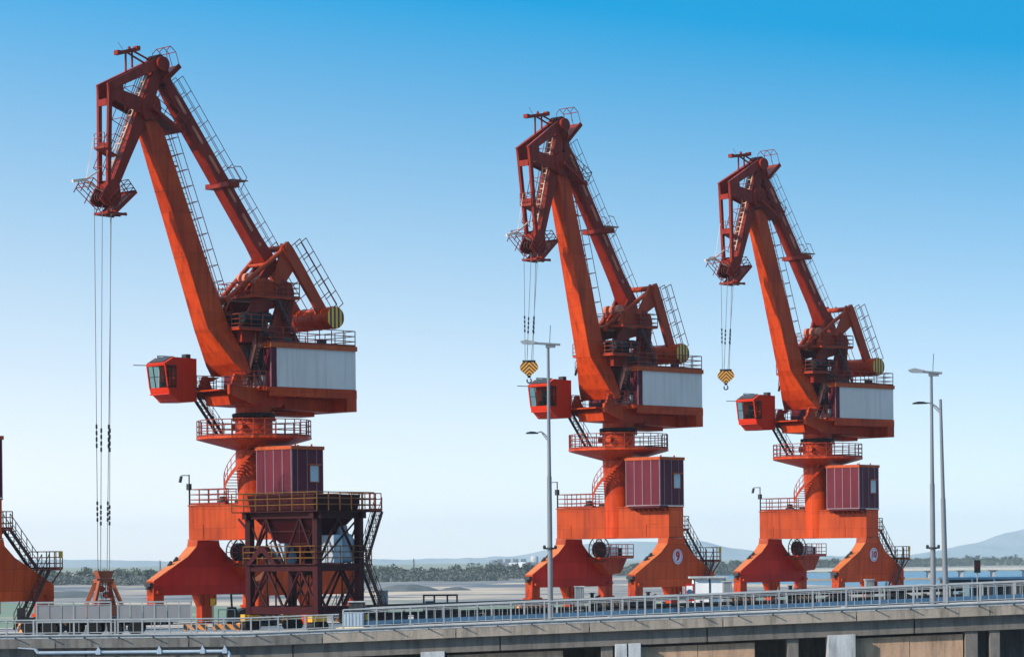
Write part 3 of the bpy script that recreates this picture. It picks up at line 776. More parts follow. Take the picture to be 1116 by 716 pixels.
    for y in (-0.62, 0.62):
        up_ = V((0, 1, 0))
        m.beam(T + V((0, y * 0.6, 0.25)), K + V((0, y, 0)), 0.34, 0.75, (1, 0, 0), 0.24, 0.55)
        m.beam(K + V((-0.1, y, 0.1)), NZ + V((0.0, y * 0.8, 0.8)), 0.24, 0.28, (1, 0, 0), 0.24, 0.28)
        m.beam(K + V((-0.2, y, -0.3)), PV + V((0.15, y, -0.1)), 0.16, 0.75, (0, 0, 1), 0.16, 1.15)
        # gusset at the knee
        dk = (PV - K).normalized(); dn = (NZ - K).normalized(); dt = (T - K).normalized()
        g = [K + V((0.1, 0, 0.22)), K + dt * 1.2, K + dk * 1.2, K + dn * 1.2]
        m.prism([(p.x, p.z) for p in g], y - 0.07, y + 0.07, 'y')
    for t in (0.13, 0.52, 0.88):
        c = mid(K, NZ, t); m.beam(c + V((0, -.5, 0)), c + V((0, .5, 0)), 0.16, 0.45)
    for t in (0.3, 0.6):
        c = mid(T, K, t); m.beam(c + V((0, -.5, 0)), c + V((0, .5, 0)), 0.2, 0.3)
    # pivot cheeks and top hub
    m.tube(PV + V((0, -0.85, 0)), PV + V((0, 0.85, 0)), 0.42, 18)
    for y in (-0.75, 0.75):
        pa = [(PV.x + 0.8 * math.cos(t), PV.z + 1.0 * math.sin(t)) for t in [i * math.pi / 7 for i in range(-2, 10)]]
        m.prism(pa, y - 0.06, y + 0.06, 'y')
    m.tube(T + V((0, -0.8, 0.1)), T + V((0, 0.8, 0.1)), 0.5, 18)
    m.build('strut_frame', DARKRED2, jib)
    m = MB(S)
    for y in (-0.45, -0.15, 0.15, 0.45):
        m.tube(T + V((0.1, y - 0.05, 0.3)), T + V((0.1, y + 0.05, 0.3)), 0.47, 20)
        m.tube(NZ + V((0.35, y - 0.05, 0.2)), NZ + V((0.35, y + 0.05, 0.2)), 0.36, 18); m.tube(NZ + V((-0.45, y - 0.05, 0.15)), NZ + V((-0.45, y + 0.05, 0.15)), 0.34, 18)
    m.build('sheave', SHEAVE, jib)
    # ladder with hoops on the forward side of the main beam, and cross walkways
    m = MB(S)
    a_, b_ = mb0 + ap * 0.75 + ax * 0.6, T + ap * 0.75 - ax * 1.2
    m.ladder(a_ + V((0, .15, 0)), b_ + V((0, .15, 0)), (0, 1, 0), 0.5, 0.42, 0.045)
    m.build('ladder', RUNG, jib)
    m = MB(S)
    a_, b_ = mb0 + ap * 0.7 + ax * 0.6, T + ap * 0.7 - ax * 1.2
    for y in (-0.5, 0.62): 
        m.tube(a_ + V((0, y, 0)), b_ + V((0, y, 0)), 0.03, 5); m.tube(a_ + V((0, y, 0)) + ap * .8, b_ + V((0, y, 0)) + ap * .8, 0.03, 5)
    k = int((b_ - a_).length / 1.15)
    for i in range(k + 1):
        c = mid(a_, b_, i / k)
        for y in (-.5, .62): m.tube(c + V((0, y, 0)) - ap * .2, c + V((0, y, 0)) + ap * .8, 0.028, 5)
        m.tube(c + V((0, -.5, 0)) + ap * .8, c + V((0, .62, 0)) + ap * .8, 0.028, 5)
        if i % 3 == 1: m.beam(c + ap * 0.0, c + ap * 1.2, 1.1, 0.06, ax); m.rail([c + ap * 1.2 + V((0, -.6, 0)), c + ap * 1.2 + V((0, .6, 0))], 1.0, 0.6, 0.025)
    m.build('railing', RAILRED, jib)
    # antenna-like mast at the top
    tb0, tb1 = px(*J['ant0']), px(*J['ant1'])
    m = MB(S)
    m.beam(tb0, tb1, 0.3, 0.26, (0, 0, 1)); tm0 = mid(tb0, tb1, .42); tm1 = mid(tb0, tb1, .75)
    kt = lambda t: mid(T, K, t) + V((0, 0, .3))
    m.tube(tm0, V((tm0.x, 0, kt(0.5).z + (tm0.x - kt(0.5).x) * 0.0)), 0.075, 6); m.tube(tm1, V((tm1.x, 0, kt(0.3).z)), 0.075, 6)
    m.tube(tm0, kt(0.16), 0.07, 6); m.tube(tm1, kt(0.04), 0.07, 6)
    m.tube(mid(tb0, tb1, .35), mid(tb0, tb1, .35) + V((0.5, 0, 0.6)), 0.02, 4)
    m.rev([(0.09, tm0.z + .1), (0.12, tm0.z + .3), (0.04, tm0.z + .4)], (tm0.x - .3, 0), 8)
    for e in (tb0, tb1): m.box(e.x - .15, e.x + .15, -.22, .22, e.z - .1, e.z + .2)
    m.build('rope_guide_mast', DARKRED2, jib)
    # nose spar
    sp0, sp1 = px(*J['spar']), NZ + V((0.4, 0, 1.5))
    m = MB(S); md = mid(sp0, sp1, 0.5)
    m.beam(sp0, md, 0.16, 0.18); m.beam(md, sp1 + V((0, 0, .5)), 0.09, 0.09); m.tube(mid(sp0, sp1, .35), sp1 + V((0, .5, -1.0)), 0.05, 5); m.tube(md, NZ + V((0.5, -.4, 4.3)), 0.025, 4); m.tube(md, sp1 + V((0, -.5, -0.5)), 0.05, 5)
    m.build('nose_spar', RUNG, jib)
    # nose head: cheeks, basket and tail platform
    m = MB(S)
    for y in (-0.6, 0.6):
        m.prism([(NZ.x + 0.75, NZ.z + 0.0), (NZ.x + 0.4, NZ.z - 0.35), (NZ.x - 0.6, NZ.z - 0.4), (NZ.x - 0.95, NZ.z + 0.2), (NZ.x - 0.75, NZ.z + 1.5), (NZ.x - 0.2, NZ.z + 1.4), (NZ.x + 0.3, NZ.z + 0.9)], y - 0.07, y + 0.07, 'y')
    m.box(NZ.x - 0.9, NZ.x - 0.2, -0.5, 0.5, NZ.z + 0.9, NZ.z + 1.3)
    m.build('nose_head', DARKRED2, jib)
    m = MB(S)
    tail = V((-0.75, 0, 0.66)).normalized(); r0 = NZ + V((-0.4, 0, -0.75)); r1 = r0 + tail * 2.2
    tu = V((0.66, 0, 0.75)).normalized()
    m.beam((r0), (r1), 1.7, 0.06, tu)
    for y in (-.85, .85): m.beam(r0 + V((0, y, 0)), r1 + V((0, y, 0)), 0.08, 0.22, tu)
    m.rail([r0 + V((0, .85, 0)), r1 + V((0, .85, 0)), r1 + V((0, -.85, 0)), r0 + V((0, -.85, 0))], 1.0, 0.8, 0.03, up=tu)
    l0 = NZ + V((0.2, 0, -0.85)); l1 = NZ + V((1.9, 0, 0.5))
    m.rail([l0 + V((0, .8, 0)), l1 + V((0, .8, 0)), l1 + V((0, -.8, 0)), l0 + V((0, -.8, 0))], 1.0, 0.9, 0.032, up=V((-.5, 0, .86)), toe=False)
    for y in (-.75, 0, .75): m.beam((l0.x + .1, y, l0.z), (l0.x - 1.5, y, l0.z - .05), .12, .16)
    for x in (.0, -.7, -1.4): m.beam((l0.x + x, -.8, l0.z), (l0.x + x, .8, l0.z), .12, .16)
    m.build('nose_platform', DARKRED2, jib)
    # ---------------- tie rod (upper beam)
    t0, t1 = px(*J['tie_top']), px(*J['tie_low'])
    td = (t1 - t0).normalized(); tp = V((td.z, 0, -td.x)); tp = tp if tp.z > 0 else -tp   # up / rear side
    m = MB(S)
    def s3(c, w, d): return [c + V((0, -w, 0)) + tp * d / 2, c + V((0, w, 0)) + tp * d / 2, c + V((0, w, 0)) - tp * d / 2, c + V((0, -w, 0)) - tp * d / 2]
    m.loft([s3(t0, 0.45, 0.7), s3(mid(t0, t1, .1), 0.48, 0.85), s3(mid(t0, t1, .85), 0.5, 0.95), s3(t1, 0.75, 0.9)])
    m.beam(T + V((0, -.6, 0)), t0 + td * 0.5 + V((0, -.35, 0)), 0.16, 0.6, tp); m.beam(T + V((0, .6, 0)), t0 + td * 0.5 + V((0, .35, 0)), 0.16, 0.6, tp)
    fk = V((-0.05, 0, 23.95))
    for y in (-.7, .7): m.beam(t1 + V((0, y, 0)) - td * .3, fk + V((0, y, 0)), 0.22, 0.8, tp, 0.22, 0.5)
    tie = m.build('tie_rod', DARKRED2, root)
    m = MB(S)
    nrec = 6
    for i in range(nrec):
        c = mid(t0, t1, (i + .7) / (nrec + .3)); m.beam(c - td * 0.62 + V((0, 0.505, 0)), c + td * 0.62 + V((0, 0.505, 0)), 0.07, 0.22, tp)
        m.tube(c - td * 0.62 + V((0, .47, 0)), c - td * 0.62 + V((0, .54, 0)), 0.11, 8); m.tube(c + td * 0.62 + V((0, .47, 0)), c + td * 0.62 + V((0, .54, 0)), 0.11, 8)
    m.build('sunlit_slot', SLOT, tie)  # pale bars in place of recesses, caught sun put into their colour
    m = MB(S)
    c = mid(t0, t1, 0.53); m.box(c.x - 0.5, c.x + 0.5, -1.1, 1.5, c.z - 0.35, c.z + 0.0); m.box(c.x - 1.9, c.x - .5, -.5, .7, c.z + 0.25, c.z + 0.32)
    m.build('mid_platform', DARKRED2, tie)
    m = MB(S)
    w0, w1 = t0 + tp * 0.5 + td * .2, t1 + tp * 0.5 - td * .6
    for y in (-.4, .4):
        m.tube(w0 + V((0, y, 0)), w1 + V((0, y, 0)), 0.025, 4)
        m.tube(w0 + V((0, y, 0)) + tp * .5, w1 + V((0, y, 0)) + tp * .5, 0.025, 4); m.tube(w0 + V((0, y, 0)) + tp * 0.95, w1 + V((0, y, 0)) + tp * 0.95, 0.028, 4)
    k = int((w1 - w0).length / 1.15)
    for i in range(k + 1):
        c = mid(w0, w1, i / k)
        for y in (-.4, .4): m.tube(c + V((0, y, 0)), c + V((0, y, 0)) + tp * .95, 0.026, 4)
        m.tube(c + V((0, -.4, 0)), c + V((0, .4, 0)), 0.022, 4)
    k = int((w1 - w0).length / 0.4)
    for i in range(k + 1):
        c = mid(w0, w1, i / k); m.tube(c + V((0, -.4, 0)), c + V((0, .4, 0)), 0.018, 4)
    c = mid(t0, t1, 0.5) + tp * 1.5
    m.path([c + V((0, y, 0)) + q for y in (.4,) for q in (V((0, 0, 0)), tp * .45 + td * .3, tp * .45 + td * 1.2, tp * -.5 + td * 1.6)], 0.03, 4)
    m.path([c + V((0, y, 0)) + q for y in (-.4,) for q in (V((0, 0, 0)), tp * .45 + td * .3, tp * .45 + td * 1.2, tp * -.5 + td * 1.6)], 0.03, 4)
    m.build('walkway_railing', RAILRED, tie)
    # top hood: slanted platform next to the hub with hooped rails
    h0, h1 = px(*J['hood0']), px(*J['hood1'])
    m = MB(S); hd2 = (h1 - h0).normalized(); hu = V((hd2.z, 0, -hd2.x)); hu = hu if hu.x > 0 else -hu
    m.beam(h0, h1, 1.8, 0.12, hu); 
    for y in (-.85, .85): m.beam(h0 + V((0, y, 0)), h1 + V((0, y, 0)), 0.1, 0.35, hu)
    for y in (-.8, 0.0, .8):
        m.path([h1 + V((0, y, 0)), h1 + V((0.3, y, 0.9)), h1 + V((0.75, y, 1.25)), h1 + V((1.1, y, 0.9)), h1 + V((1.0, y, 0.1))], 0.03, 4)
    m.tube(h1 + V((.75, -.8, 1.25)), h1 + V((.75, .8, 1.25)), 0.03, 4); m.tube(h1 + V((.3, -.8, .9)), h1 + V((.3, .8, .9)), 0.03, 4)
    m.build('hub_platform', DARKRED2, tie)
    # ---------------- balance lever + counterweight
    lv, dc = px(*J['lever']), px(*J['disc'], side=2.6)
    cw = V((dc.x, 0, dc.z))
    m = MB(S)
    ld = (cw - lv).normalized(); lp = V((ld.z, 0, -ld.x)); lp = lp if lp.z > 0 else -lp
    for y in (-1.45, 1.45):
        pts = []
        for t, w in ((-0.05, .35), (0.05, .45), (0.35, .46), (0.75, .42), (1.0, .42)):
            pts.append(((lv.lerp(cw, t) + lp * (w + 0.10 * 0)).x, (lv.lerp(cw, t) + lp * w).z))
        for t, w in ((1.0, .4), (0.75, .38), (0.35, .38), (0.05, .38), (-0.05, .3)):
            pts.append(((lv.lerp(cw, t) - lp * w).x, (lv.lerp(cw, t) - lp * w).z))
        # slight upward bow
        m.prism(pts, y - 0.16, y + 0.16, 'y')
        m.prism([(lv.x + .3, lv.z + .3), (lv.x - 1.2, lv.z - .9), (-1.9, 24.0), (-1.5, 23.6), (-0.9, 23.9)], y * 0.9 - 0.1, y * 0.9 + 0.1, 'y')
    m.tube(lv + V((0, -1.7, 0)), lv + V((0, 1.7, 0)), 0.22, 12)
    lever = m.build('balance_lever', ORANGE3, root)
    m = MB(S)
    nn = 36; rr = 0.79
    m.tube(cw + V((0, -2.45, 0)), cw + V((0, 2.55, 0)), rr, 40)
    for y in (-2.3, -0.8, 0.8, 2.3): m.tube(cw + V((0, y - 0.04, 0)), cw + V((0, y + 0.04, 0)), rr + 0.03, 40)
    cwt = m.build('counterweight', ORANGE, lever)
    # end disc, own object origin so the stripes follow its face
    dl = S(cw + V((0, 2.56, 0)))
    m = MB(); m.tube((0, 0, 0), (0, 0.04, 0), rr - 0.02, 40)
    d_o = m.build('striped_end_plate', DISCSTR, cwt); d_o.location = dl; d_o.rotation_euler = (0, 0, math.pi + theta - RAIL)
    m = MB(S)
    w0, w1 = lv + lp * 0.55 + ld * .3, cw + lp * 0.6 - ld * .1
    for y in (1.1, 1.8):
        m.rail([w0 + V((0, y, 0)), w1 + V((0, y, 0))], 1.15, 1.05, 0.03, up=lp, toe=False, rails=2)
    for y in (-1.6,): m.rail([w0 + V((0, y, 0)), w1 + V((0, y, 0))], 1.15, 1.2, 0.03, up=lp, toe=False, rails=2)
    m.build('railing', RAILRED, lever)
    # small tie between boom and lever
    sb = px(*J['link']); m = MB(S)
    for y in (-1.35, 1.35): m.tube(V((sb.x, y * 0.25, sb.z)), lv + V((0, y, 0)), 0.17, 12)
    c = V((sb.x, 0, sb.z)).lerp(lv, 0.68); m.tube(c + V((0, -1.0, 0)), c + V((0, 1.0, 0)), 0.13, 10)
    m.tube(V((sb.x, -.6, sb.z)), V((sb.x, .6, sb.z)), 0.25, 12)
    m.build('tie_link', ORANGE3, root)
    # luffing rack from the drive to the boom
    m = MB(S); rk = b1 - perp * 1.0 + bd * 0.9; m.tube(rk + V((0, .2, 0)), (1.2, 0.2, 21.3), 0.13, 10); m.build('luffing_rack', BLACK, root)
    # ---------------- hoist ropes
    hk = px(*J['hook'])
    ropes = []
    for (x, zt) in ((0.85, -0.3), (0.45, -0.35), (-0.5, -0.3), (-0.85, -0.3)):
        m_ = V((NZ.x + x * 0.78, 0, NZ.z + zt)); spread = J.get('spread', 0.55)
        ropes.append((m_ + V((0, .28 if x in (.45, -.5) else -.2, 0)), V((hk.x + x * spread, 0, hk.z))))
    m = MB(S)
    for a, b in ropes: m.tube(a, b, 0.024, 5)
    ro = m.build('hoist_rope', ROPE, root)
    m = MB(S)
    for t0_, t1_ in J['clamps']:
        for i, (a, b) in enumerate(ropes):
            o = (i % 2) * 0.01
            for k in range(4):
                u0 = t0_ + o + (t1_ - t0_) * k / 4
                m.tube(a.lerp(b, u0), a.lerp(b, u0 + (t1_ - t0_) / 6), 0.065, 6)
    m.build('rope_socket', BLACK, ro)
    return root, S, px, hk

SHEAVE = paint('greasy_sheave', (0.06, 0.016, 0.012), (0.02, 0.01, 0.01), (0.09, 0.02, 0.015))
SLOT = paint('sunlit_slot_paint', (0.42, 0.11, 0.06), (0.3, 0.06, 0.03), (0.5, 0.16, 0.1), rough=0.5)  # paler orange for sun caught in the tie-rod slots; sheaves share it
DKRAIL = paint('dark_stair_steel', (0.05, 0.022, 0.022), (0.03, 0.015, 0.015), (0.075, 0.03, 0.028), rough=0.5)
DARKORANGE = paint('orange_trim_paint', (0.34, 0.055, 0.013), (0.2, 0.03, 0.01), (0.4, 0.07, 0.018), rough=0.5, rust=(0.2, 0.05, 0.02))
DARKRED2 = paint('deep_red_steel_paint', (0.175, 0.012, 0.005), (0.09, 0.008, 0.004), (0.225, 0.019, 0.007), rough=0.42, streak=0.7, rust=(0.2, 0.04, 0.02))
ORANGE3 = paint('red_orange_paint', (0.30, 0.033, 0.010), (0.18, 0.02, 0.008), (0.34, 0.042, 0.012), rough=0.45, rust=(0.22, 0.05, 0.02))
REDCAB = paint('cab_red_paint', (0.42, 0.020, 0.005), (0.30, 0.014, 0.005), (0.45, 0.028, 0.006), rough=0.4, streak=0.3)
SEAM = paint('pale_seam_strip', (0.20, 0.13, 0.15), (0.14, 0.09, 0.10), (0.24, 0.17, 0.19), rough=0.4)
DISCSTR = stripes('counterweight_stripes', 0, KB, YB, width=0.36)

J1 = dict(T=(171, 73), K=(112.5, 96), N=(113.5, 219), P=(158, 119), boom_top=(157, 148.4), boom_kink=(219, 359), boom_foot=(243, 412),
          beam_low=(121.5, 203), ant0=(128, 58.5), ant1=(149, 54), spar=(79, 197.5), tie_top=(179, 93), tie_low=(293, 293),
          hood0=(170.5, 91), hood1=(188, 73.5), lever=(297.6, 272), disc=(366, 346), link=(243.5, 326.5), hook=(113, 622), clamps=[(0.6, 0.67), (0.81, 0.87)])
J2 = dict(T=(608.5, 138.5), K=(570, 164), N=(579.5, 271), P=(606, 181), boom_top=(603.7, 203), boom_kink=(635.5, 389), boom_foot=(648, 437),
          beam_low=(586.5, 257), ant0=(574, 127.6), ant1=(595.5, 125), spar=(552, 256.7), tie_top=(612, 159), tie_low=(683, 330),
          hood0=(611, 154), hood1=(625, 136.5), lever=(698, 315.5), disc=(744.4, 385), link=(654, 358.5), hook=(576.5, 395), clamps=[(0.58, 0.74)], spread=0.5)
J3 = dict(T=(826, 181), K=(789.5, 202), N=(793.5, 298), P=(821, 217), boom_top=(820, 241.5), boom_kink=(854.5, 404), boom_foot=(868.5, 448),
          beam_low=(802, 284), ant0=(796.8, 170.7), ant1=(815.5, 168.8), spar=(768.5, 284), tie_top=(831, 196.5), tie_low=(897, 352),
          hood0=(830, 195), hood1=(842.5, 180.5), lever=(912.5, 338), disc=(957.8, 399.5), link=(873, 379), hook=(791, 404.5), clamps=[(0.55, 0.72)], spread=0.5)
def DEP(X): return 203 + 1.19 * (X + 18.06)
cr1 = crane('orange portal crane behind the dark hopper, a grab on its ropes', -18.06, 203.0, R(43.1), None, J1)

cr2 = crane('middle orange portal crane, number 9 on its leg', 8.65, 232.0, R(44.9), '9', J2)
cr3 = crane('orange portal crane numbered 10, smallest and rightmost of the row', 27.3, DEP(27.3), R(41.5), '10', J3)
crane('cropped red portal crane at the left edge, only its leg, stair and booth in view', -36.45, 181.2, R(98), None, None)

# ------------------------------------------------------------------ hook blocks and grab hanging from the ropes
def hang(cr, dz=0.0):
    root, S, px, hk = cr
    w = root.matrix_basis @ Vector(S(hk)); return w + Vector((0, 0, dz))
def hook_block(cr, rz, label):
    p = hang(cr); t = empty('hook_block', p, rz); tag(t, label, 'hook block', 'striped hook blocks on the crane ropes')
    m = MB(); m.prism([(-0.56, 0.0), (0.56, 0.0), (0.72, -0.42), (0.62, -0.6), (0.14, -1.02), (-0.14, -1.02), (-0.62, -0.6), (-0.72, -0.42)], -0.26, 0.26, 'y')
    m.build('block', CHEVRON, t)
    m = MB(); m.tube((-.5, 0, .02), (.5, 0, .02), .16, 12); m.tube((0, 0, -1.0), (0, 0, -1.2), .13, 10); m.build('sheave', BLACK, t)
    m = MB(); m.ring((0.0, 0, -1.42), (0, 1, 0), 0.17, 0.06, 14, 6, R(-60), R(220)); m.build('hook', BLACK, t)
hook_block(cr2, R(5), 'yellow and black striped hook block hanging above the cab of the middle crane')
hook_block(cr3, R(3), 'yellow and black striped hook block hanging from the rightmost crane')

p = hang(cr1); gr = empty('grab_bucket', p, R(32)); tag(gr, 'rusty orange clamshell grab hanging low on the nearest crane ropes', 'grab')
GRABM = paint('worn_grab_orange', (0.22, 0.05, 0.022), (0.09, 0.02, 0.012), (0.28, 0.075, 0.035), rough=0.6, rust=(0.16, 0.05, 0.03))
m = MB(); m.prism([(-0.6, 0), (0.6, 0), (0.42, -0.5), (-0.42, -0.5)], -0.35, 0.35, 'y'); m.box(-0.62, 0.62, -.3, .3, -0.78, -0.52); m.build('head', GRABM, gr)
for sx in (-1, 1):
    for sy in (-1, 1):
        m = MB(); m.beam((sx * 0.45, sy * .3, -0.7), (sx * 1.15, sy * .75, -2.7), 0.2, 0.26); m.build('arm', GRABM, gr)
m = MB(); m.beam((-1.25, 0, -2.6), (1.25, 0, -2.6), 0.5, 0.24); m.box(-0.5, 0.5, -.45, .45, -2.35, -1.95); m.tube((-.3, -.4, -1.2), (-.3, .4, -1.2), .22, 12); m.tube((.3, -.4, -1.6), (.3, .4, -1.6), .22, 12); m.build('lower_block', RAILRED, gr)
for sx in (-1, 1):
    m = MB(); m.prism([(0, -2.25), (sx * 1.3, -2.45), (sx * 1.2, -3.1), (sx * 0.35, -3.75), (0.0, -3.7)], -0.95, 0.95, 'y'); m.build('jaw', GRABM, gr)
m = MB()
for x in (-.3, -.1, .15, .3): m.tube((x, 0, -.7), (x * .6, 0, -1.9), 0.03, 5)
m.build('chain', BLACK, gr)

# ------------------------------------------------------------------ hopper
HC = Vector((-13.15, 182.8, 0)); hp = empty('hopper', HC, RAIL)
tag(hp, 'dark maroon bulk hopper tower on wheels in front of the nearest crane', 'hopper')
HX = lambda p: Vector((p.x, -p.y, p.z))
A, Bq = 1.9, 2.95    # half sizes along the rail (s) and across it (g)
m = MB(HX)
legs = [(-A, -Bq), (-A, Bq), (A, -Bq), (A, Bq)]
for s_, g_ in legs: 
    mm = MB(HX); mm.beam((s_, g_, 0.95), (s_, g_, 7.2), 0.42, 0.42, (1, 0, 0)); mm.build('leg', HOPPER, hp)
for z, h in ((1.3, 0.5), (3.95, 0.4), (7.25, 0.4)):
    m = MB(HX)
    for g_ in (-Bq, Bq): m.beam((-A - (.5 if z > 7 else 0), g_, z), (A + (.5 if z > 7 else 0), g_, z), 0.36, h)
    for s_ in (-A, A): m.beam((s_, -Bq - (.5 if z > 7 else 0), z), (s_, Bq + (.5 if z > 7 else 0), z), 0.34, h - .02)
    m.build('frame_beam', HOPPER, hp)
m = MB(HX)
for g_ in (-Bq, Bq):
    for z0, z1 in ((1.4, 3.9), (4.1, 7.1)):
        m.tube((-A, g_, z0), (0, g_, z1), 0.09, 6); m.tube((A, g_, z0), (0, g_, z1), 0.09, 6)
for s_ in (-A, A):
    for z0, z1 in ((1.4, 3.9), (4.1, 7.1)):
        for q0, q1, q2 in ((-Bq, -Bq / 2, 0), (Bq, Bq / 2, 0)):
            m.tube((s_, q0, z0), (s_, q1, z1), 0.09, 6); m.tube((s_, q2, z0), (s_, q1, z1), 0.09, 6)
    m.tube((s_, -Bq, 6.2), (s_ , -Bq - 1.0, 7.1), .07, 6)
for g_ in (Bq, -Bq):
    m.tube((-A, g_, 4.1), (A, g_, 7.1), 0.06, 6)
for s_ in (A, -A):
    for z0, z1 in ((1.4, 3.9), (4.1, 7.1)):
        m.tube((s_, -Bq, z1 - .1), (s_, -Bq / 2, z0 + .1), 0.06, 6); m.tube((s_, Bq, z1 - .1), (s_, Bq / 2, z0 + .1), 0.06, 6); m.tube((s_, -Bq / 2, z0), (s_, -Bq / 2, z1), .05, 6); m.tube((s_, Bq / 2, z0), (s_, Bq / 2, z1), .05, 6)
for k in (-.4, .4): m.tube((k, -Bq, 1.4), (k, -Bq, 7.1), .06, 6)
m.build('brace', HOPPER, hp)
m = MB(HX)
def rect(a, b, z): return [(-a, -b, z), (a, -b, z), (a, b, z), (-a, b, z)]
m.loft([rect(.45, .5, 4.4), rect(.5, .55, 4.7), rect(1.95, 2.75, 7.3), rect(2.1, 2.95, 8.55)])
for t in (0.3, 0.6): 
    a, b, z = .5 + 1.45 * t, .55 + 2.2 * t, 4.7 + 2.6 * t
    for q in ((-a, -b, a, -b), (a, -b, a, b), (a, b, -a, b), (-a, b, -a, -b)): m.beam((q[0], q[1], z), (q[2], q[3], z), 0.1, 0.1)
m.build('funnel', HOPPER, hp)
m = MB(HX); m.prism([(-1.1, 4.2), (0, 5.3), (1.1, 4.2), (1.0, 4.1), (0, 5.0), (-1.0, 4.1)], -2.9, -1.4, 'x') if False else m.box(-.6, .6, -.6, .6, 3.5, 4.4)
m.prism([(-2.9, 4.15), (-1.7, 5.35), (-1.3, 5.35), (-0.1, 4.15), (-.5, 4.15), (-1.5, 5.0), (-2.5, 4.15)], -2.35, -1.9, 'x')
m.build('chute', HOPPER, hp)
m = MB(HX); m.box(-A - .7, A + .7, -Bq - .9, Bq + .7, 7.46, 7.52); 
m.box(-A - .4, A + .4, -Bq - .2, Bq + .2, 4.16, 4.22); m.box(A + .2, A + 1.9, Bq - 1.2, Bq + .2, 7.46, 7.54)
m.build('platform', HOPPER, hp)
YR = paint('worn_yellow_rail', (0.11, 0.045, 0.010), (0.06, 0.02, 0.01), (0.14, 0.065, 0.014), rough=0.5)
m = MB(HX); m.rail([(-A - .7, -Bq - .9, 7.52), (-A - .7, Bq + .7, 7.52), (A + .7, Bq + .7, 7.52), (A + .7, -Bq - .9, 7.52)], 1.15, 1.1, 0.035, closed=True, toe=False)
m.rail([(-A - .4, -Bq - .2, 4.22), (-A - .4, Bq + .2, 4.22), (A + .4, Bq + .2, 4.22)], 1.1, 1.2, 0.033, toe=False)
m.build('railing', YR, hp)
m = MB(HX); m.rail([(A + .8, Bq + .2, 7.54), (A + 1.9, Bq + .2, 7.54), (A + 1.9, Bq - 1.2, 7.54), (A + .8, Bq - 1.2, 7.54)], 1.1, .55, 0.03); m.build('railing', RAILRED, hp)
m = MB(HX); m.stair((A + .7, Bq - .3, 4.2), (A + 2.2, Bq - .3, 7.5), (0, 1, 0), .6, .25, .9); m.stair((A + 2.9, Bq - .3, .1), (A + .7, Bq - .3, 4.2), (0, 1, 0), .6, .25, .9); m.build('stair', DKRAIL, hp)
m = MB(HX); m.rev([(.2, 4.25), (.72, 4.3), (.78, 4.6), (.78, 5.7), (.6, 6.05), (.2, 6.15)], (1.35, 2.0), 20); mach = m.build('dust_tank', PALEBLUE, hp)
m = MB(HX); m.box(-.3, .5, 1.7, 2.85, 4.25, 6.0); m.tube((1.35, 2.0, 6.1), (1.35, 2.0, 6.6), .36, 14); m.build('fan_unit', PALEBLUE, mach)
m = MB(HX); m.box(-.15, .35, 2.85, 2.88, 4.95, 5.8); m.build('window', WINGLASS, mach)
m = MB(HX); m.box(-1.6, -.4, -1.6, -.2, 4.25, 5.5); m.build('dust_filter', PALEBLUE, hp)
for s_, g_ in legs:
    m = MB(HX); m.box(s_ - .5, s_ + .5, g_ - .3, g_ + .3, .62, 1.0); m.box(s_ - .7, s_ - .55, g_ - .2, g_ + .2, .6, 1.05); bo = m.build('bogie', YELLOW, hp)
    m = MB(HX)
    for k in (-.4, .4): m.tube((s_ + k, g_ - .25, .33), (s_ + k, g_ + .25, .33), .32, 16)
    m.build('wheel', BLACK, bo)

# ------------------------------------------------------------------ quay deck (runs along the crane rails)
CONCS = concrete('sooty_concrete', (0.13, 0.12, 0.11), (0.05, 0.048, 0.046))
def quad_slab(name, pts, z0, z1, mat, kind='structure'):
    m = MB(); m.prism([(p[0], p[1]) for p in pts], z0, z1, 'z'); return m.build(name, mat, kind=kind)
C1 = Vector((-18.06, 203.0, 0))
def Q(s, g): return C1 + RV * s + GV * g
m = MB(); qy = lambda g: Q((180.9 - Q(0, g).y) / RV.y, g)     # where a line along the rails meets the bridge's inner edge
m.prism([tuple(p[:2]) for p in (qy(24), Q(150, 24), Q(150, -9), qy(-9), Vector((-75, qy(-9).y - .0)) if False else Vector((-75, 180.9)))], -1.6, 0.0, 'z'); m.build('quay', DECK, kind='structure')
m = MB()
for g in (-5.2, 5.2):
    a, b = Q(-60, g), Q(150, g); m.beam(a + Vector((0, 0, .02)), b + Vector((0, 0, .02)), .08, .06); 
m.build('crane_rail', DKGREY, kind='structure')
m = MB()
for i in range(14):
    for g in (2, 21):
        c = Q(-10 + i * 6, g); m.tube(c + Vector((0, 0, -11)), c + Vector((0, 0, -1.6)), .55, 10)
m.build('quay_pile', CONCD, kind='structure')

# ------------------------------------------------------------------ approach bridge in front
def bz(x): return max(0.0, 0.18 + 0.0317 * (x + 10.2)) + 0.012
BY0, BY1 = 172.0, 181.0
XA, XK, XB = -75.0, -16.3, 75.0
def strip(m, y0, y1, zt, zb, x0=XA, x1=XB):
    """box that follows the bridge's gradient"""
    xs = [x0] + ([XK] if x0 < XK < x1 else []) + [x1]
    secs = [[(x, y0, bz(x) + zb), (x, y1, bz(x) + zb), (x, y1, bz(x) + zt), (x, y0, bz(x) + zt)] for x in xs]
    m.loft(secs)
m = MB(); strip(m, BY0 + .06, BY1, 0.0, -0.35); m.build('bridge_deck', DECK, kind='structure')
m = MB(); strip(m, BY0 - 0.02, BY0 + .22, 0.14, -0.10)
m.build('bridge_kerb', CONCL, kind='structure')
m = MB()
x = XA
while x < XB:
    x1 = min(x + 7.9, XB); mm = MB(); strip(mm, BY0 + 0.0, BY0 + .4, -0.10, -0.66, x, x1); mm.build('bridge_fascia', CONC if x > -14 else CONCS, kind='structure'); x = x1 + 0.06
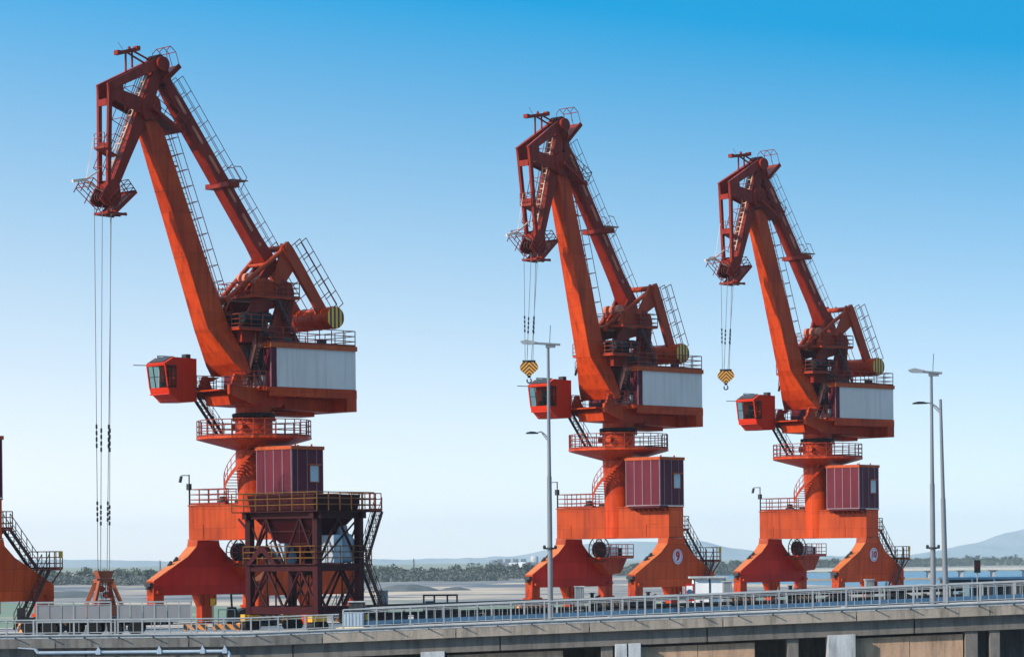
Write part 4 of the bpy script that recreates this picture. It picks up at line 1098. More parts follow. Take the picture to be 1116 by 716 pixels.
strip(m, BY0 + .38, BY0 + .8, -0.36, -0.7)
m.build('bridge_fascia', CONC, kind='structure')
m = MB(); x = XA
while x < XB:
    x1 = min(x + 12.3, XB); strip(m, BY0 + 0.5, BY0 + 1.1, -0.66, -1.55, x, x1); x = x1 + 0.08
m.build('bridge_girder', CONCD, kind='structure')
# substructure: pale pier blocks, brown walls, dark recesses
def lowx(px): return (px - 558) / FPX * 173.0
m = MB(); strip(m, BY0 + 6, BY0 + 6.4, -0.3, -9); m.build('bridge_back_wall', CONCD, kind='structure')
for i, (a, b) in enumerate(((-190, -20), (486, 613), (697, 822), (932, 1049), (262, 440))):
    xa, xb = lowx(a), lowx(b); m = MB(); n = max(1, int((xb - xa) / 2.6))
    for k in range(n):
        u0, u1 = xa + (xb - xa) * k / n, xa + (xb - xa) * (k + 1) / n - 0.03
        m.prism([(u0, -10.5), (u1, -10.5), (u1, bz(u1) - 1.72), (u0, bz(u0) - 1.72)], BY0 + .95 + .02 * (k % 2), BY0 + 1.4, 'y')
    m.build('pier_wall', CONCB, kind='structure')
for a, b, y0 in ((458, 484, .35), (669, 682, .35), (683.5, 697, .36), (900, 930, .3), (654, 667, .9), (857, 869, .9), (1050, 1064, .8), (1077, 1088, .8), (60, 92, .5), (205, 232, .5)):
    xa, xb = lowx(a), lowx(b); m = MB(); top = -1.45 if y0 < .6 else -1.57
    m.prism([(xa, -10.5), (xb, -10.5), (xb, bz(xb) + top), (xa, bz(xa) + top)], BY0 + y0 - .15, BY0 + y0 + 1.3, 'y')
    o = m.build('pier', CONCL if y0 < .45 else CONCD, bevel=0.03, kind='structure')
# railings: each run is a thing with rails, posts and balusters
def bridge_rail(name, label, x0, x1, y, h, post, bal, mat, thick=1.0):
    t = empty(name, (x0, y, bz(x0))); tag(t, label, 'railing')
    off = Vector((x0, y, bz(x0)))
    L = lambda p: p - off
    Pt = lambda x, z: Vector((x, y, bz(x) + .14 + z))
    m = MB(L)
    xs = [x0] + ([XK] if x0 < XK < x1 else []) + [x1]
    for a, b in zip(xs, xs[1:]):
        m.tube(Pt(a, h), Pt(b, h), .05 * thick, 8); m.tube(Pt(a, h * .83), Pt(b, h * .83), .028 * thick, 6); m.tube(Pt(a, h * .12), Pt(b, h * .12), .032 * thick, 6)
    n = int((x1 - x0) / bal)
    for i in range(n + 1):
        x = x0 + i * bal; m.tube(Pt(x, h * .12), Pt(x, h * .83), .022 * thick, 5)
    m.build('rail', mat, t)
    n = int((x1 - x0) / post)
    m = MB(L)
    for i in range(n + 1):
        x = x0 + i * post; m.beam(Pt(x, -.02), Pt(x, h), .1 * thick, .1, (0, 1, 0)); m.box(x - .12, x + .12, y - .1, y + .1, bz(x) + .14, bz(x) + .17)
    m.build('post', mat, t)
    return t
bridge_rail('bridge_railing', 'coarse grey pipe railing along the near deck edge, left half of the picture', -48.0, -10.35, BY0 + .1, .86, 1.62, .54, GALV)
bridge_rail('bridge_railing', 'taller grey baluster railing along the near bridge edge, right part of the picture', -10.1, 70.0, BY0 + .1, 1.12, 2.0, .5, GALV)
bridge_rail('bridge_railing', 'thin grey railing on the far side of the bridge deck', -9.5, 70.0, BY1 - .2, 1.05, 2.05, .51, GALV, .9)
m = MB(); strip(m, BY1 - .35, BY1 - .3, .38, .12, -9.5, 70); kb = m.build('blue_kick_plate', BLUE); tag(kb, 'blue steel kick plate along the far bridge railing', 'kick plate')
# white conduit clipped to the edge, with brackets
m = MB(); pts = [Vector((x, BY0 - .07, bz(x) + .08)) for x in (XA, XK, XB)]
m.path(pts, .045, 8)
cd = m.build('conduit_pipe', GALV); tag(cd, 'long thin grey conduit clipped along the top edge of the bridge', 'pipe')
m = MB(); x = -46.0
while x < 60: m.beam((x, BY0 + .05, bz(x) - .08), (x, BY0 - .42, bz(x) - .02), .07, .05); x += 2.05
br = m.build('bracket', DKGREY, cd)
t = empty('drain_pipe', (lowx(25), BY0 - .1, -1.0)); tag(t, 'white drain pipe with brackets under the left deck edge', 'pipe')
o0 = Vector(t.location); m = MB(lambda p: p - o0)
zy = BY0 - .08
pp = [Vector((lowx(22), zy, -.62)), Vector((lowx(41), zy, -.70)), Vector((lowx(44), zy, -.92)), Vector((lowx(246), zy, -.92)), Vector((lowx(251), zy, -1.0)), Vector((lowx(251.5), zy, -2.5))]
m.path([pp[0], pp[1]], .04, 8); m.path(pp[1:], .1, 10); m.build('pipe', PALEBLUE, t)
m = MB(lambda p: p - o0)
for a in (109, 175, 222, 246): m.box(lowx(a) - .14, lowx(a) + .14, zy - .14, BY0 + .02, -1.04, -.80); m.prism([(lowx(a) - .12, -.8), (lowx(a) + .12, -.8), (lowx(a), -.55)], zy - .02, BY0 + .02, 'y')
m.build('bracket', PALEBLUE, t)

# ------------------------------------------------------------------ pipe rack between bridge and quay
t = empty('pipe_rack', (12, 186, 0)); tag(t, 'long black pipe rack running behind the bridge railing', 'pipe rack')
off = Vector((12, 186, 0)); L = lambda p: p - off
def RZ(x): return 1.32 + .0225 * (x)
m = MB(L)
xs0, xs1 = -9.4, 29.0
m.tube((xs0, 186, RZ(xs0) + .25), (xs1, 186, RZ(xs1) + .25), .17, 12); m.tube((xs0, 186.6, RZ(xs0) + .28), (xs1, 186.6, RZ(xs1) + .28), .14, 10)
m.tube((xs0, 185.9, RZ(xs0) - .22), (xs1, 185.9, RZ(xs1) - .22), .12, 10)
m.build('pipe', BLACK, t)
m = MB(L); x = xs0
while x < xs1:
    m.beam((x, 185.6, RZ(x) - .05), (x, 187.2, RZ(x) - .05), .12, .1); m.beam((x, 186, RZ(x) - .1), (x, 186, -.9), .12, .12, (0, 1, 0)); x += 2.4
m.build('support', DKGREY, t)
# dark panels added for the shadow behind the pipe rack
rr = random.Random(3)
t = empty('rack_shade_wall', (12, 188, 0)); tag(t, 'low black panels added for the shade behind the pipe rack', 'wall'); off2 = Vector((12, 188, 0)); m = MB(lambda p: p - off2)
x = -9
while x < 60:
    w = rr.choice((2.2, 3.4, 4.6)); m.box(x, x + w, 188, 188.25, -1.5, RZ(x) - .15 - rr.random() * .3); x += w + (0.35 if rr.random() < .35 else 0.02)
m.build('panel', DKGREY, t)
MISC = [('storage_box', BLUE, 'blue'), ('storage_box', YELLOW, 'yellow'), ('storage_box', GREYP, 'grey'), ('storage_box', ORANGE, 'orange')]

# ------------------------------------------------------------------ noise screens on the quay
def screen(x0, x1, ytop, ybot, label):
    d = 173.6
    a, b = at(x0, ybot, d), at(x1, ybot, d)
    X0, X1 = a.x, b.x; zt = at((x0 + x1) / 2, ytop, d).z; zb = at((x0 + x1) / 2, ybot, d).z
    t = empty('screen_panel', (X0, d, 0)); tag(t, label, 'screen', 'grey panel screens on the deck'); o = Vector((X0, d, 0)); F = lambda p: p - o
    m = MB(F); n = 6; w = (X1 - X0) / n
    m.box(X0, X1, d - .05, d + .05, zt - .08, zt + .02); m.box(X0, X1, d - .04, d + .04, zt - .2, zt - .16); m.box(X0, X1, d - .04, d + .04, zb, zb + .08)
    for k in range(n + 1): 
        ww = .05 if k % 3 == 0 else .022
        m.box(X0 + k * w - ww, X0 + k * w + ww, d - .03, d - .01, 0.0 if k % 3 == 0 else zb, zt)
    m.build('frame', GALV, t)
    for k in range(n):
        m = MB(F); m.box(X0 + k * w + .04, X0 + (k + 1) * w - .04, d, d + .04, zb + .08, zt - .22); m.build('panel', SCREENP, t)
screen(40, 121, 655.5, 677.5, 'left one of two grey six-panel screens, in front of the cropped crane stair')
screen(128.5, 208.5, 655, 676.5, 'right one of two grey six-panel screens, between the grab and the nearest crane leg')

# flat truck trailers / machinery in the shade behind the screens
def trailer(px0, px1, d, label):
    a, b = at(px0, 680, d).x, at(px1, 680, d).x
    t = empty('flat_trailer', ((a + b) / 2, d, 0)); tag(t, label, 'trailer'); c = Vector(((a + b) / 2, d, 0)); F = lambda p: p - c
    m = MB(F); m.box(a, b, d - 1.1, d + 1.1, .85, 1.1); m.box(a + .2, b - .2, d - .5, d + .5, .6, .85); m.box(a, a + .15, d - 1.1, d + 1.1, 1.1, 1.7); m.build('bed', BLACK, t)
    m = MB(F); k = a + .7
    while k < b - .4: 
        for y in (-1.0, .7): m.tube((k, d + y, .45), (k, d + y + .3, .45), .45, 16)
        k += 1.25 if int(k * 10) % 3 else 1.25
    m.build('wheel', BLACK, t)
trailer(22, 68, 176.2, 'black flat trailer parked behind the left grey screen'); trailer(70, 176, 176.6, 'long black flat trailer parked below the hanging grab')
# forklift beside the nearest crane
p0 = on_z(262, 683, 0); t = empty('forklift', p0, R(10)); tag(t, 'small black forklift at the foot of the nearest crane', 'forklift')
m = MB(); m.box(-.9, .7, -.5, .5, .3, 1.0); m.prism([(-.9, 1.0), (-.2, 1.0), (-.3, 1.35), (-.85, 1.35)], -.45, .45, 'y'); m.build('body', BLACK, t)
m = MB()
for x in (-.6, .6):
    for y in (-.45, .45): m.tube((x, y, 2.2), (x * .9, y, 1.0), .04, 6)
m.box(-.65, .65, -.5, .5, 2.2, 2.26); m.build('overhead_guard', BLACK, t)
m = MB()
for y in (-.25, .25): m.box(.75, .85, y - .05, y + .05, .1, 2.5); m.box(.85, 1.8, y - .06, y + .06, .12, .18)
m.build('mast', DKGREY, t)
m = MB()
for x in (-.6, .5):
    for y in (-.5, .36): m.tube((x, y, .3), (x, y + .15, .3), .3, 14)
m.build('wheel', BLACK, t)
# striped barrier beams on the quay
for a, b, yy, lab in ((200, 226, 677.5, 'orange and black striped barrier left of the tapered red column'), (232, 262, 676, 'orange and black striped barrier between red column and forklift')):
    p, q = at(a, yy, 183), at(b, yy, 183); m = MB(); c = Vector(((p.x + q.x) / 2, 183, 0))
    m.xf = lambda v, c=c: v - c
    m.box(p.x, q.x, 182.9, 183.1, .10, .44); 
    for k in (p.x + .15, q.x - .15): m.box(k - .06, k + .06, 182.7, 183.3, 0.0, .10)
    o = m.build('striped_barrier', HAZARD); o.location = c; tag(o, lab, 'barrier')
# thin rail fence and warning board beside it
t = empty('fence', tuple(at(240, 676, 186).xy) + (0,)); tag(t, 'thin pale fence on the quay between red column and forklift', 'fence'); o0 = Vector(t.location)
a, b = at(238, 670, 186).x, at(256, 670, 186).x; m = MB(lambda p: p - o0); m.rail([(a, 186, .01), (b, 186, .01)], 1.3, .9, .03, 2, toe=False); m.build('rail', GALV, t)
p = at(232, 656, 187); m = MB(); m.box(-.16, .16, 0, .05, -.24, .24); wb = m.build('warning_board', YELLOW); wb.location = (p.x, 187, p.z); tag(wb, 'small yellow warning board beside the tapered red column', 'sign')
m = MB(); m.box(-.03, .03, .02, .06, -p.z + .01, -.24); m.build('post', DKGREY, wb)

# ------------------------------------------------------------------ cabinets on the bridge
def cabinet(px0, px1, ytop, ybot, d, mat, label, name='electric_cabinet', ribs=6, depth=.8, roof=True, group=None):
    a, b = at(px0, ytop, d), at(px1, ybot, d)
    cx = (a.x + b.x) / 2; t = empty(name, (cx, d, b.z)); tag(t, label, 'cabinet', group)
    w, h = (b.x - a.x) / 2, a.z - b.z
    m = MB(); m.box(-w, w, 0, depth, -.6, h); m.build('body', mat, t)
    m = MB()
    for k in range(ribs): 
        x = -w + 2 * w * (k + .5) / ribs; m.box(x - w / ribs * .45, x + w / ribs * .45, -.03, 0, .03, h - .06)
    m.build('door_panel', mat, t)
    if roof: m = MB(); m.box(-w - .05, w + .05, -.1, depth + .05, h, h + .06); m.build('roof', CONCL, t)
    return t
G_ = 'grey ribbed cabinets standing behind the pipe rack'
cabinet(411, 422.5, 644, 660, 187.4, GALV, 'grey ribbed cabinet just right of the dark hopper', ribs=4, group=G_)
cabinet(626.5, 636.5, 639.5, 656, 187.4, GALV, 'grey ribbed cabinet in front of the deep red leg of the middle crane', ribs=4, group=G_)
cabinet(788, 797.5, 634, 652, 187.4, GALV, 'grey ribbed cabinet in front of the left leg of crane number 10', ribs=4, group=G_)
cabinet(943.5, 953, 632, 648, 187.4, GALV, 'grey ribbed cabinet below the leg marked 10', ribs=4, group=G_)
cabinet(380, 397.5, 656, 668, 178.5, DKGREY, 'dark slatted cabinet above a pale box at the end of the coarse railing', ribs=3, roof=True)
cabinet(374, 396, 667, 684, 176.5, PALEBLUE, 'pale blue ribbed box behind the start of the baluster railing', ribs=6, roof=False, name='storage_box')
p = at(376, 686, 174); m = MB(); m.box(-.85, .85, -.35, .35, 0, .2); o = m.build('cream_plinth', paint('cream_paint', (.62, .52, .30), (.4, .34, .2), (.68, .58, .36)), bevel=.03); o.location = (p.x + .35, 173.6, bz(p.x) + .0); tag(o, 'low cream coloured plinth at the foot of the pale blue box', 'plinth')
# dark open frame shelter
a, b = at(461, 648, 192), at(499, 659, 192); t = empty('open_shelter', ((a.x + b.x) / 2, 192, b.z)); tag(t, 'small black flat roofed frame with a blue panel behind the pipe rack', 'shelter')
w, h = (b.x - a.x) / 2, a.z - b.z
m = MB(); m.box(-w, w, -.5, .5, h - .08, h + .03)
for k in (-w + .05, -w * .35, w * .4, w - .05): m.box(k - .05, k + .05, -.4, .4, -1.2, h - .08)
m.build('frame', BLACK, t); m = MB(); m.box(-w + .15, -w * .4, 0, .05, 0, h * .4); m.build('blue_panel', BLUE, t)
m = MB(); m.box(-w, w, -.6, .6, -1.6, -.05); m.build('base', BLACK, t)
# white kiosk
a, b = at(756, 630, 192), at(791, 652, 192); t = empty('kiosk', ((a.x + b.x) / 2, 192, b.z)); tag(t, 'white two-panel kiosk with thin flat roof right of the leg marked 9', 'kiosk')
w, h = (b.x - a.x) / 2, a.z - b.z
m = MB(); m.box(-w, w, 0, 1.8, -1.5, h); m.build('wall', WHITE, t)
m = MB(); m.box(-w - .25, w + .15, -.3, 2.0, h, h + .12); m.build('roof', CONCL, t)
m = MB(); m.box(-.05, .05, -.03, 0, -.3, h); m.box(-w, -w + .05, -.03, 0, -.3, h); m.box(w - .05, w, -.03, 0, -.3, h); m.build('seam', DKGREY, t)
p = at(751.5, 645, 191); m = MB(); m.box(-.28, .28, 0, .06, -.6, .55); wb = m.build('notice_board', REDOX); wb.location = (p.x, 191, p.z); tag(wb, 'small red board with a blue disc left of the white kiosk', 'sign')
m = MB(); m.tube((0, -.03, 0), (0, 0, 0), .2, 18); m.build('blue_disc', BLUE, wb); m = MB(); m.box(-.2, .2, -.015, 0, -.42, .42); m.build('white_field', WHITE, wb)
# small pumps on the rack
for i, (x, y, lab) in enumerate(((647, 651, 'small black valve unit between the legs of the middle crane'), (708, 650, 'small black valve unit at the left foot of the leg marked 9'), (863, 643, 'small black valve unit between the legs of crane number 10'))):
    p = at(x, y, 188.6); t = empty('valve_unit', p); tag(t, lab, 'valve', 'black valve units along the rack')
    m = MB(); m.box(-.35, .35, -.3, .3, -1.2, .0); m.tube((-.1, 0, 0), (-.1, 0, .28), .12, 10); m.build('body', BLACK, t)
    m = MB(); m.ring((-.1, 0, .3), (0, 0, 1), .17, .03, 12); m.tube((.1, 0, 0), (.45, 0, .15), .07, 8); m.build('hand_wheel', DKGREY, t)
# long low blue-roofed store on the right
a, b = at(1034, 630, 196), at(1150, 645, 196)
t = empty('low_store', (a.x, 196, 0)); tag(t, 'long low dark store with blue roof edge at the right edge', 'building'); o0 = Vector(t.location); m = MB(lambda p: p - o0)
m.box(a.x, a.x + 6.2, 196, 200, -1.5, a.z - .1); m.box(a.x + 6.6, a.x + 18, 195.6, 200, -1.5, a.z + .15); m.build('wall', DKGREY, t)
m = MB(lambda p: p - o0); m.box(a.x - .1, a.x + 6.3, 195.8, 200.1, a.z - .1, a.z + .05); m.box(a.x + 6.5, a.x + 18, 195.4, 200.1, a.z + .15, a.z + .28)
for k in (1.5, 3.0, 9, 11.5, 14): m.box(a.x + k, a.x + k + .1, 195.5, 196, -1, a.z)
m.build('roof_edge', BLUE, t)
for k in (.3, 6.9, 9.3): 
    m = MB(lambda p: p - o0); y = 196 if k < 6 else 195.6; m.box(a.x + k, a.x + k + 1.1, y - .04, y, .4, a.z - .3); m.build('window', WINGLASS, t)
# sign on a post
p = at(1065, 617, 174); zb = bz(p.x) + .1
t = empty('signal_board', (p.x, 174, zb)); tag(t, 'black signal board with a dim round mark on a thin post', 'sign')
hh = p.z - zb; m = MB(); m.tube((0, 0, 0), (0, 0, hh), .035, 8); m.build('post', GALV, t)
m = MB(); m.box(-.18, .18, -.12, .05, hh - .38, hh + .38); m.build('board', BLACK, t)
m = MB(); m.ring((0, -.13, hh + .05), (0, 1, 0), .11, .022, 16); m.build('round_mark', MAROON, t)

# ------------------------------------------------------------------ street lamps
def lamp_head(m, p, yaw, L=1.0):
    c, s_ = math.cos(yaw), math.sin(yaw)
    T = lambda a, b, z: Vector((p.x + c * a - s_ * b, p.y + s_ * a + c * b, p.z + z))
    secs = []
    for a, w, h in ((0, .08, .06), (.25 * L, .17, .13), (.6 * L, .20, .15), (.9 * L, .14, .10), (1.0 * L, .05, .05)):
        secs.append([T(a, -w, .0), T(a, w, .0), T(a, w * .6, h), T(a, -w * .6, h)])
    m.loft(secs)
def street_lamp(pxb, ytop, d, label, flat=True, arm=None, bar=(-1.6, .75), collar=None):
    b = at(pxb, 660, d); X = b.x; zb = bz(X); H = at(pxb, ytop, d).z - zb
    t = empty('street_lamp', (X, d, zb)); tag(t, label, 'street lamp', 'street lamps on the bridge')
    m = MB(); m.tube((0, 0, 0), (0, 0, H * .52), .17, 14, r2=.145); m.tube((0, 0, H * .52), (0, 0, H), .12, 14, r2=.085); m.tube((0, 0, 0), (0, 0, .08), .32, 14)
    m.build('pole', POLE, t)
    if flat:
        m = MB(); m.beam((bar[0], 0, H + .05), (bar[1], 0, H - .1), .34, .12); m.box(-.15, .45, -.12, .12, H - .28, H - .1); m.build('lamp_bar', POLE, t)
        m = MB(); m.prism([(bar[0] - .25, H + .12), (bar[0] + .1, H + .22), (bar[0] + .75, H + .08), (bar[0] + .6, H - .06), (bar[0] - .1, H - .02)], -.2, .2, 'y'); m.build('lamp_head', GALV, t)
        m = MB(); m.box(bar[0] + .0, bar[0] + .55, -.17, .17, H - .07, H - .03); m.build('lens', WHITE, t)
        m = MB(); m.tube((.1, 0, H), (.16, 0, H + 1.1), .02, 5); m.build('lightning_rod', DKGREY, t)
    if arm:
        za = at(pxb, arm[1], d).z - zb; xe = at(arm[0], arm[2], d).x - X; ze = at(arm[0], arm[2], d).z - zb
        m = MB(); m.path([Vector((0, -.0, za)), Vector((xe * .18, 0, za + .32)), Vector((xe * .35, 0, za + .5)), Vector((xe * .5, 0, za + (ze - za) * .93))], .045, 6); m.path([Vector((0, 0, za - .15)), Vector((xe * .15, 0, za + .1)), Vector((xe * .32, 0, za + .42))], .03, 5)
        m.build('arm', POLE, t)
        m = MB(); lamp_head(m, Vector((xe * .48, 0, ze - .1)), math.pi if xe < 0 else 0, abs(xe) * .55); m.build('lamp_head', BLACK, t)
    if collar:
        zc = at(pxb, collar, d).z - zb; m = MB(); m.tube((0, 0, zc - .06), (0, 0, zc + .06), .26, 12); m.tube((-.38, 0, zc + .02), (.38, 0, zc + .02), .05, 6)
        for k in (-.34, .34): m.tube((k, 0, zc), (k, -.1, zc + .16), .09, 8)
        m.build('camera_ring', DKGREY, t)
    return t
street_lamp(600.0, 374, 176.5, 'grey lamp pole beside the middle crane with flat top bar and lower curved arm', True, (573.8, 479, 471), (-1.45, .75), 597.5)
street_lamp(1017.3, 405, 176.5, 'thick lamp pole with flat top bar beside the thinner leaning lamp pole', True, None, (-1.15, .65), 597)
t = street_lamp(1031, 435, 173.4, 'thin leaning lamp pole with one curved arm beyond the rightmost crane', False, (999, 448, 438), (0, 0), None)
t.rotation_euler = (0, R(-1.0), 0)

# ------------------------------------------------------------------ far side: river flats, woods, viaduct, works, mountains
GROUND = -8.0
def flats_mat():
    m, nt, b = new_mat('river_flats')
    n1 = noise(nt, 1.0, 6, sc=(0.006, 0.013, 0.2))
    sand = mixc(nt, ramp(nt, n1, 0.40, 0.56), (0.46, 0.35, 0.25), (0.16, 0.15, 0.145))
    n2 = noise(nt, 1.0, 5, sc=(0.004, 0.017, 1.0))
    c = mixc(nt, ramp(nt, n2, 0.515, 0.57), sand, (0.075, 0.09, 0.11))
    # low-lying growth strip near the quay side of the river
    tc = nt.nodes.new('ShaderNodeTexCoord'); sp = nt.nodes.new('ShaderNodeSeparateXYZ'); nt.links.new(tc.outputs['Object'], sp.inputs[0])
    g = ramp(nt, sp.outputs[1], 790, 740)
    n3 = noise(nt, 1.0, 4, sc=(0.02, 0.05, 1.0))
    mm = nt.nodes.new('ShaderNodeMath'); mm.operation = 'MULTIPLY'; nt.links.new(g, mm.inputs[0]); nt.links.new(ramp(nt, n3, 0.35, 0.5), mm.inputs[1])
    c = mixc(nt, mm.outputs[0], c, (0.13, 0.18, 0.11))
    nt.links.new(c, b.inputs['Base Color']); b.inputs['Roughness'].default_value = 0.95
    return m
FLATS = flats_mat()
from mathutils import noise as mnoise
def hgt(x, y):
    n = mnoise.fractal(Vector((x * .006, y * .016, 3.1)), 1.0, 2.0, 5)
    h = n * 2.4 + 0.55
    # two long sand banks
    h += 2.3 * math.exp(-((x + 62) / 38) ** 2 - ((y - 1130) / 30) ** 2)
    h += 2.0 * math.exp(-((x - 10) / 45) ** 2 - ((y - 1080) / 26) ** 2)
    if x > 70: h -= 3.2 * min(1, (x - 70) / 40) * max(0, min(1, (y - 1120) / 60))
    return max(-1.2, min(3.0, h))
m = MB(); nx, ny = 150, 150; vs = []
for j in range(ny + 1):
    y = 330 * (3400 / 330) ** (j / ny)
    for i in range(nx + 1):
        x = (i / nx - .5) * y * .75
        e = 1 if y < 1500 else max(0, 1 - (y - 1500) / 600)
        vs.append((x, y, GROUND + hgt(x, y) * (e if x < 70 else 1)))
m.add(vs, [(j * (nx + 1) + i, j * (nx + 1) + i + 1, (j + 1) * (nx + 1) + i + 1, (j + 1) * (nx + 1) + i) for j in range(ny) for i in range(nx)], True)
m.build('ground', FLATS, kind='structure')
LAND = concrete('far_land', (0.16, 0.17, 0.11), (0.09, 0.10, 0.06), 0.02)
m = MB(); m.add([(-8000, 2000, GROUND - .3), (8000, 2000, GROUND - .3), (8000, 9800, GROUND - .3), (-8000, 9800, GROUND - .3)], [(0, 1, 2, 3)]); m.build('far_ground', LAND, kind='structure')
m_, nt, b = new_mat('river_water'); b.inputs['Base Color'].default_value = (0.05, 0.09, 0.12, 1); b.inputs['Roughness'].default_value = 0.22; bump(nt, b, noise(nt, 1.0, 4, sc=(.25, .8, 1)), .5, .3)
m = MB(); m.add([(-8000, -150, GROUND - .35), (8000, -150, GROUND - .35), (8000, 2600, GROUND - .35), (-8000, 2600, GROUND - .35)], [(0, 1, 2, 3)]); m.build('river', m_, kind='structure')
m = MB(); m.add([(-8000, -150, -11), (8000, -150, -11), (8000, 9800, -11), (-8000, 9800, -11)], [(0, 1, 2, 3)]); m.build('river_bed', LAND, kind='structure')

def leafmat(name, c1, c2):
    m, nt, b = new_mat(name)
    c = mixc(nt, ramp(nt, noise(nt, .12, 4), .35, .65), c1, c2)
    nt.links.new(c, b.inputs['Base Color']); b.inputs['Roughness'].default_value = .8
    return m
LEAF = leafmat('hazed_far_foliage', (0.042, 0.058, 0.044), (0.056, 0.072, 0.052))  # green greyed a little, some distance haze put into the leaf colour
LEAF2 = leafmat('hazed_young_foliage', (0.070, 0.086, 0.078), (0.084, 0.098, 0.086))  # lighter grey-green, distance haze painted into the foliage
TRUNK = concrete('bark', (0.10, 0.08, 0.06), (0.05, 0.04, 0.03))
def clump(m, c, rx, rz, n, q):
    for _ in range(n):
        while True:
            d = Vector((rng.uniform(-1, 1), rng.uniform(-1, 1), rng.uniform(-1, 1)))
            if .25 < d.length < 1: break
        p = c + Vector((d.x * rx, d.y * rx, d.z * rz))
        a = Vector((rng.gauss(0, 1), rng.gauss(0, 1), rng.gauss(0, 1))).normalized(); b = a.orthogonal().normalized(); e = a.cross(b); s_ = q * rng.uniform(.6, 1.3)
        m.add([p - b * s_, p + e * s_ * .7, p + b * s_, p - e * s_ * .7], [(0, 1, 2, 3)])
def bank(x):      # distance of the far bank from the camera
    if x < -40: return 1330
    return 1330 + (x + 40) * 3.0 if x < 460 else 2830
wood = MB(); belt = MB(); trunks = MB()
x = -330.0
while x < 640:
    d0 = bank(x); k = d0 / 1330
    for row in range(4):
        if rng.random() < .12: continue
        xx = x + rng.uniform(-3, 3) * k; y = d0 + 60 * k + row * 22 * k + rng.uniform(-8, 8)
        hgt_ = (5.0 + 3.0 * (mnoise.noise(Vector((xx * .012, row * .7, 0))) + .5) + rng.uniform(-1.5, 2.5)) * (1.0 if x < 120 else .95)
        c = Vector((xx, y, GROUND + .5 + hgt_ * .62)); w = rng.uniform(2.8, 4.6)
        trunks.tube((xx, y, GROUND - .5), (xx, y, c.z), .25, 5)
        for _ in range(5):
            cc = c + Vector((rng.uniform(-1, 1) * w * .8, rng.uniform(-1, 1) * w * .6, rng.uniform(-.8, 1) * hgt_ * .22)); clump(wood, cc, w * .62, hgt_ * .22, 60, .55)
    for row in range(5):
        xx = x + rng.uniform(-3, 3) * k; y = d0 + row * 11 * k + rng.uniform(-4, 4)
        hh = rng.uniform(4.2, 6.4) + row * .35
        for q in range(2): clump(belt, Vector((xx + rng.uniform(-2, 2), y, GROUND + hh * .42)), 2.4, hh * .55, 60, .5)
    x += 4.6 * (1 + max(0, x + 40) / 500)
w = wood.build('distant_woodland', LEAF); w['kind'] = 'stuff'; w['label'] = 'dark green line of tall trees along the far river bank'; w['category'] = 'woodland'
w = belt.build('young_tree_belt', LEAF2); w['kind'] = 'stuff'; w['label'] = 'haze-toned green belt of young trees in front of the woods'; w['category'] = 'undergrowth'
w = trunks.build('distant_trunks', TRUNK); w['kind'] = 'stuff'; w['label'] = 'thin trunks inside the far woodland'; w['category'] = 'woodland'
# low scrubby mounds on the flats
SCRUB = leafmat('mound_scrub', (0.055, 0.060, 0.058), (0.085, 0.085, 0.078))
for cx, cy, rx, ry, hh in ((-36, 985, 15, 30, 3.6), (-20, 1010, 9, 20, 2.2), (-148, 960, 20, 30, 2.6)):
    m = MB(); n, r_ = 40, 8; vs = []
    for j in range(r_ + 1):
        for i in range(n):
            a = 2 * math.pi * i / n; q = 1 - j / r_; w_ = 1 + .22 * mnoise.noise(Vector((math.cos(a) * 2, math.sin(a) * 2, cx)))
            vs.append((cx + rx * q * w_ * math.cos(a), cy + ry * q * w_ * math.sin(a), GROUND - .8 + (hh + .8) * (1 - q ** 2.2) + .35 * mnoise.noise(Vector((math.cos(a) * 4 * q, math.sin(a) * 4 * q, cy)))))
    m.add(vs, [(j * n + i, j * n + (i + 1) % n, (j + 1) * n + (i + 1) % n, (j + 1) * n + i) for j in range(r_) for i in range(n)], True)
    m.build('mound', SCRUB, kind='structure')
# viaduct
vt = empty('viaduct', (200, 1440, GROUND)); tag(vt, 'long low pale concrete viaduct crossing the river flats at right', 'viaduct'); vo = Vector(vt.location)
VX0, VX1 = 140, 420; m = MB(lambda p: p - vo); m.box(VX0, VX1, 1436, 1446, -4.1, -2.9); m.build('deck', paint('pale_viaduct_concrete', (.52, .47, .42), (.36, .33, .3), (.56, .52, .47), .9), vt)
m = MB(lambda p: p - vo); m.box(VX0, VX1, 1436, 1436.3, -2.9, -2.2); m.build('parapet', CONCL, vt)
x = VX0 + 4
while x < VX1:
    m = MB(lambda p: p - vo); m.box(x - .7, x + .7, 1437, 1445, -9, -4.6); m.prism([(x - .7, -5.0), (x + .7, -5.0), (x + 2.2, -4.1), (x - 2.2, -4.1)], 1437, 1445, 'y'); m.build('pier', CONCL, vt); x += 16
m = MB(); m.box(100, 430, 1395, 1418, GROUND - 1, GROUND + .5); m.build('embankment', paint('brown_bank', (.30, .23, .17), (.2, .16, .12), (.34, .27, .2), .95), kind='structure')
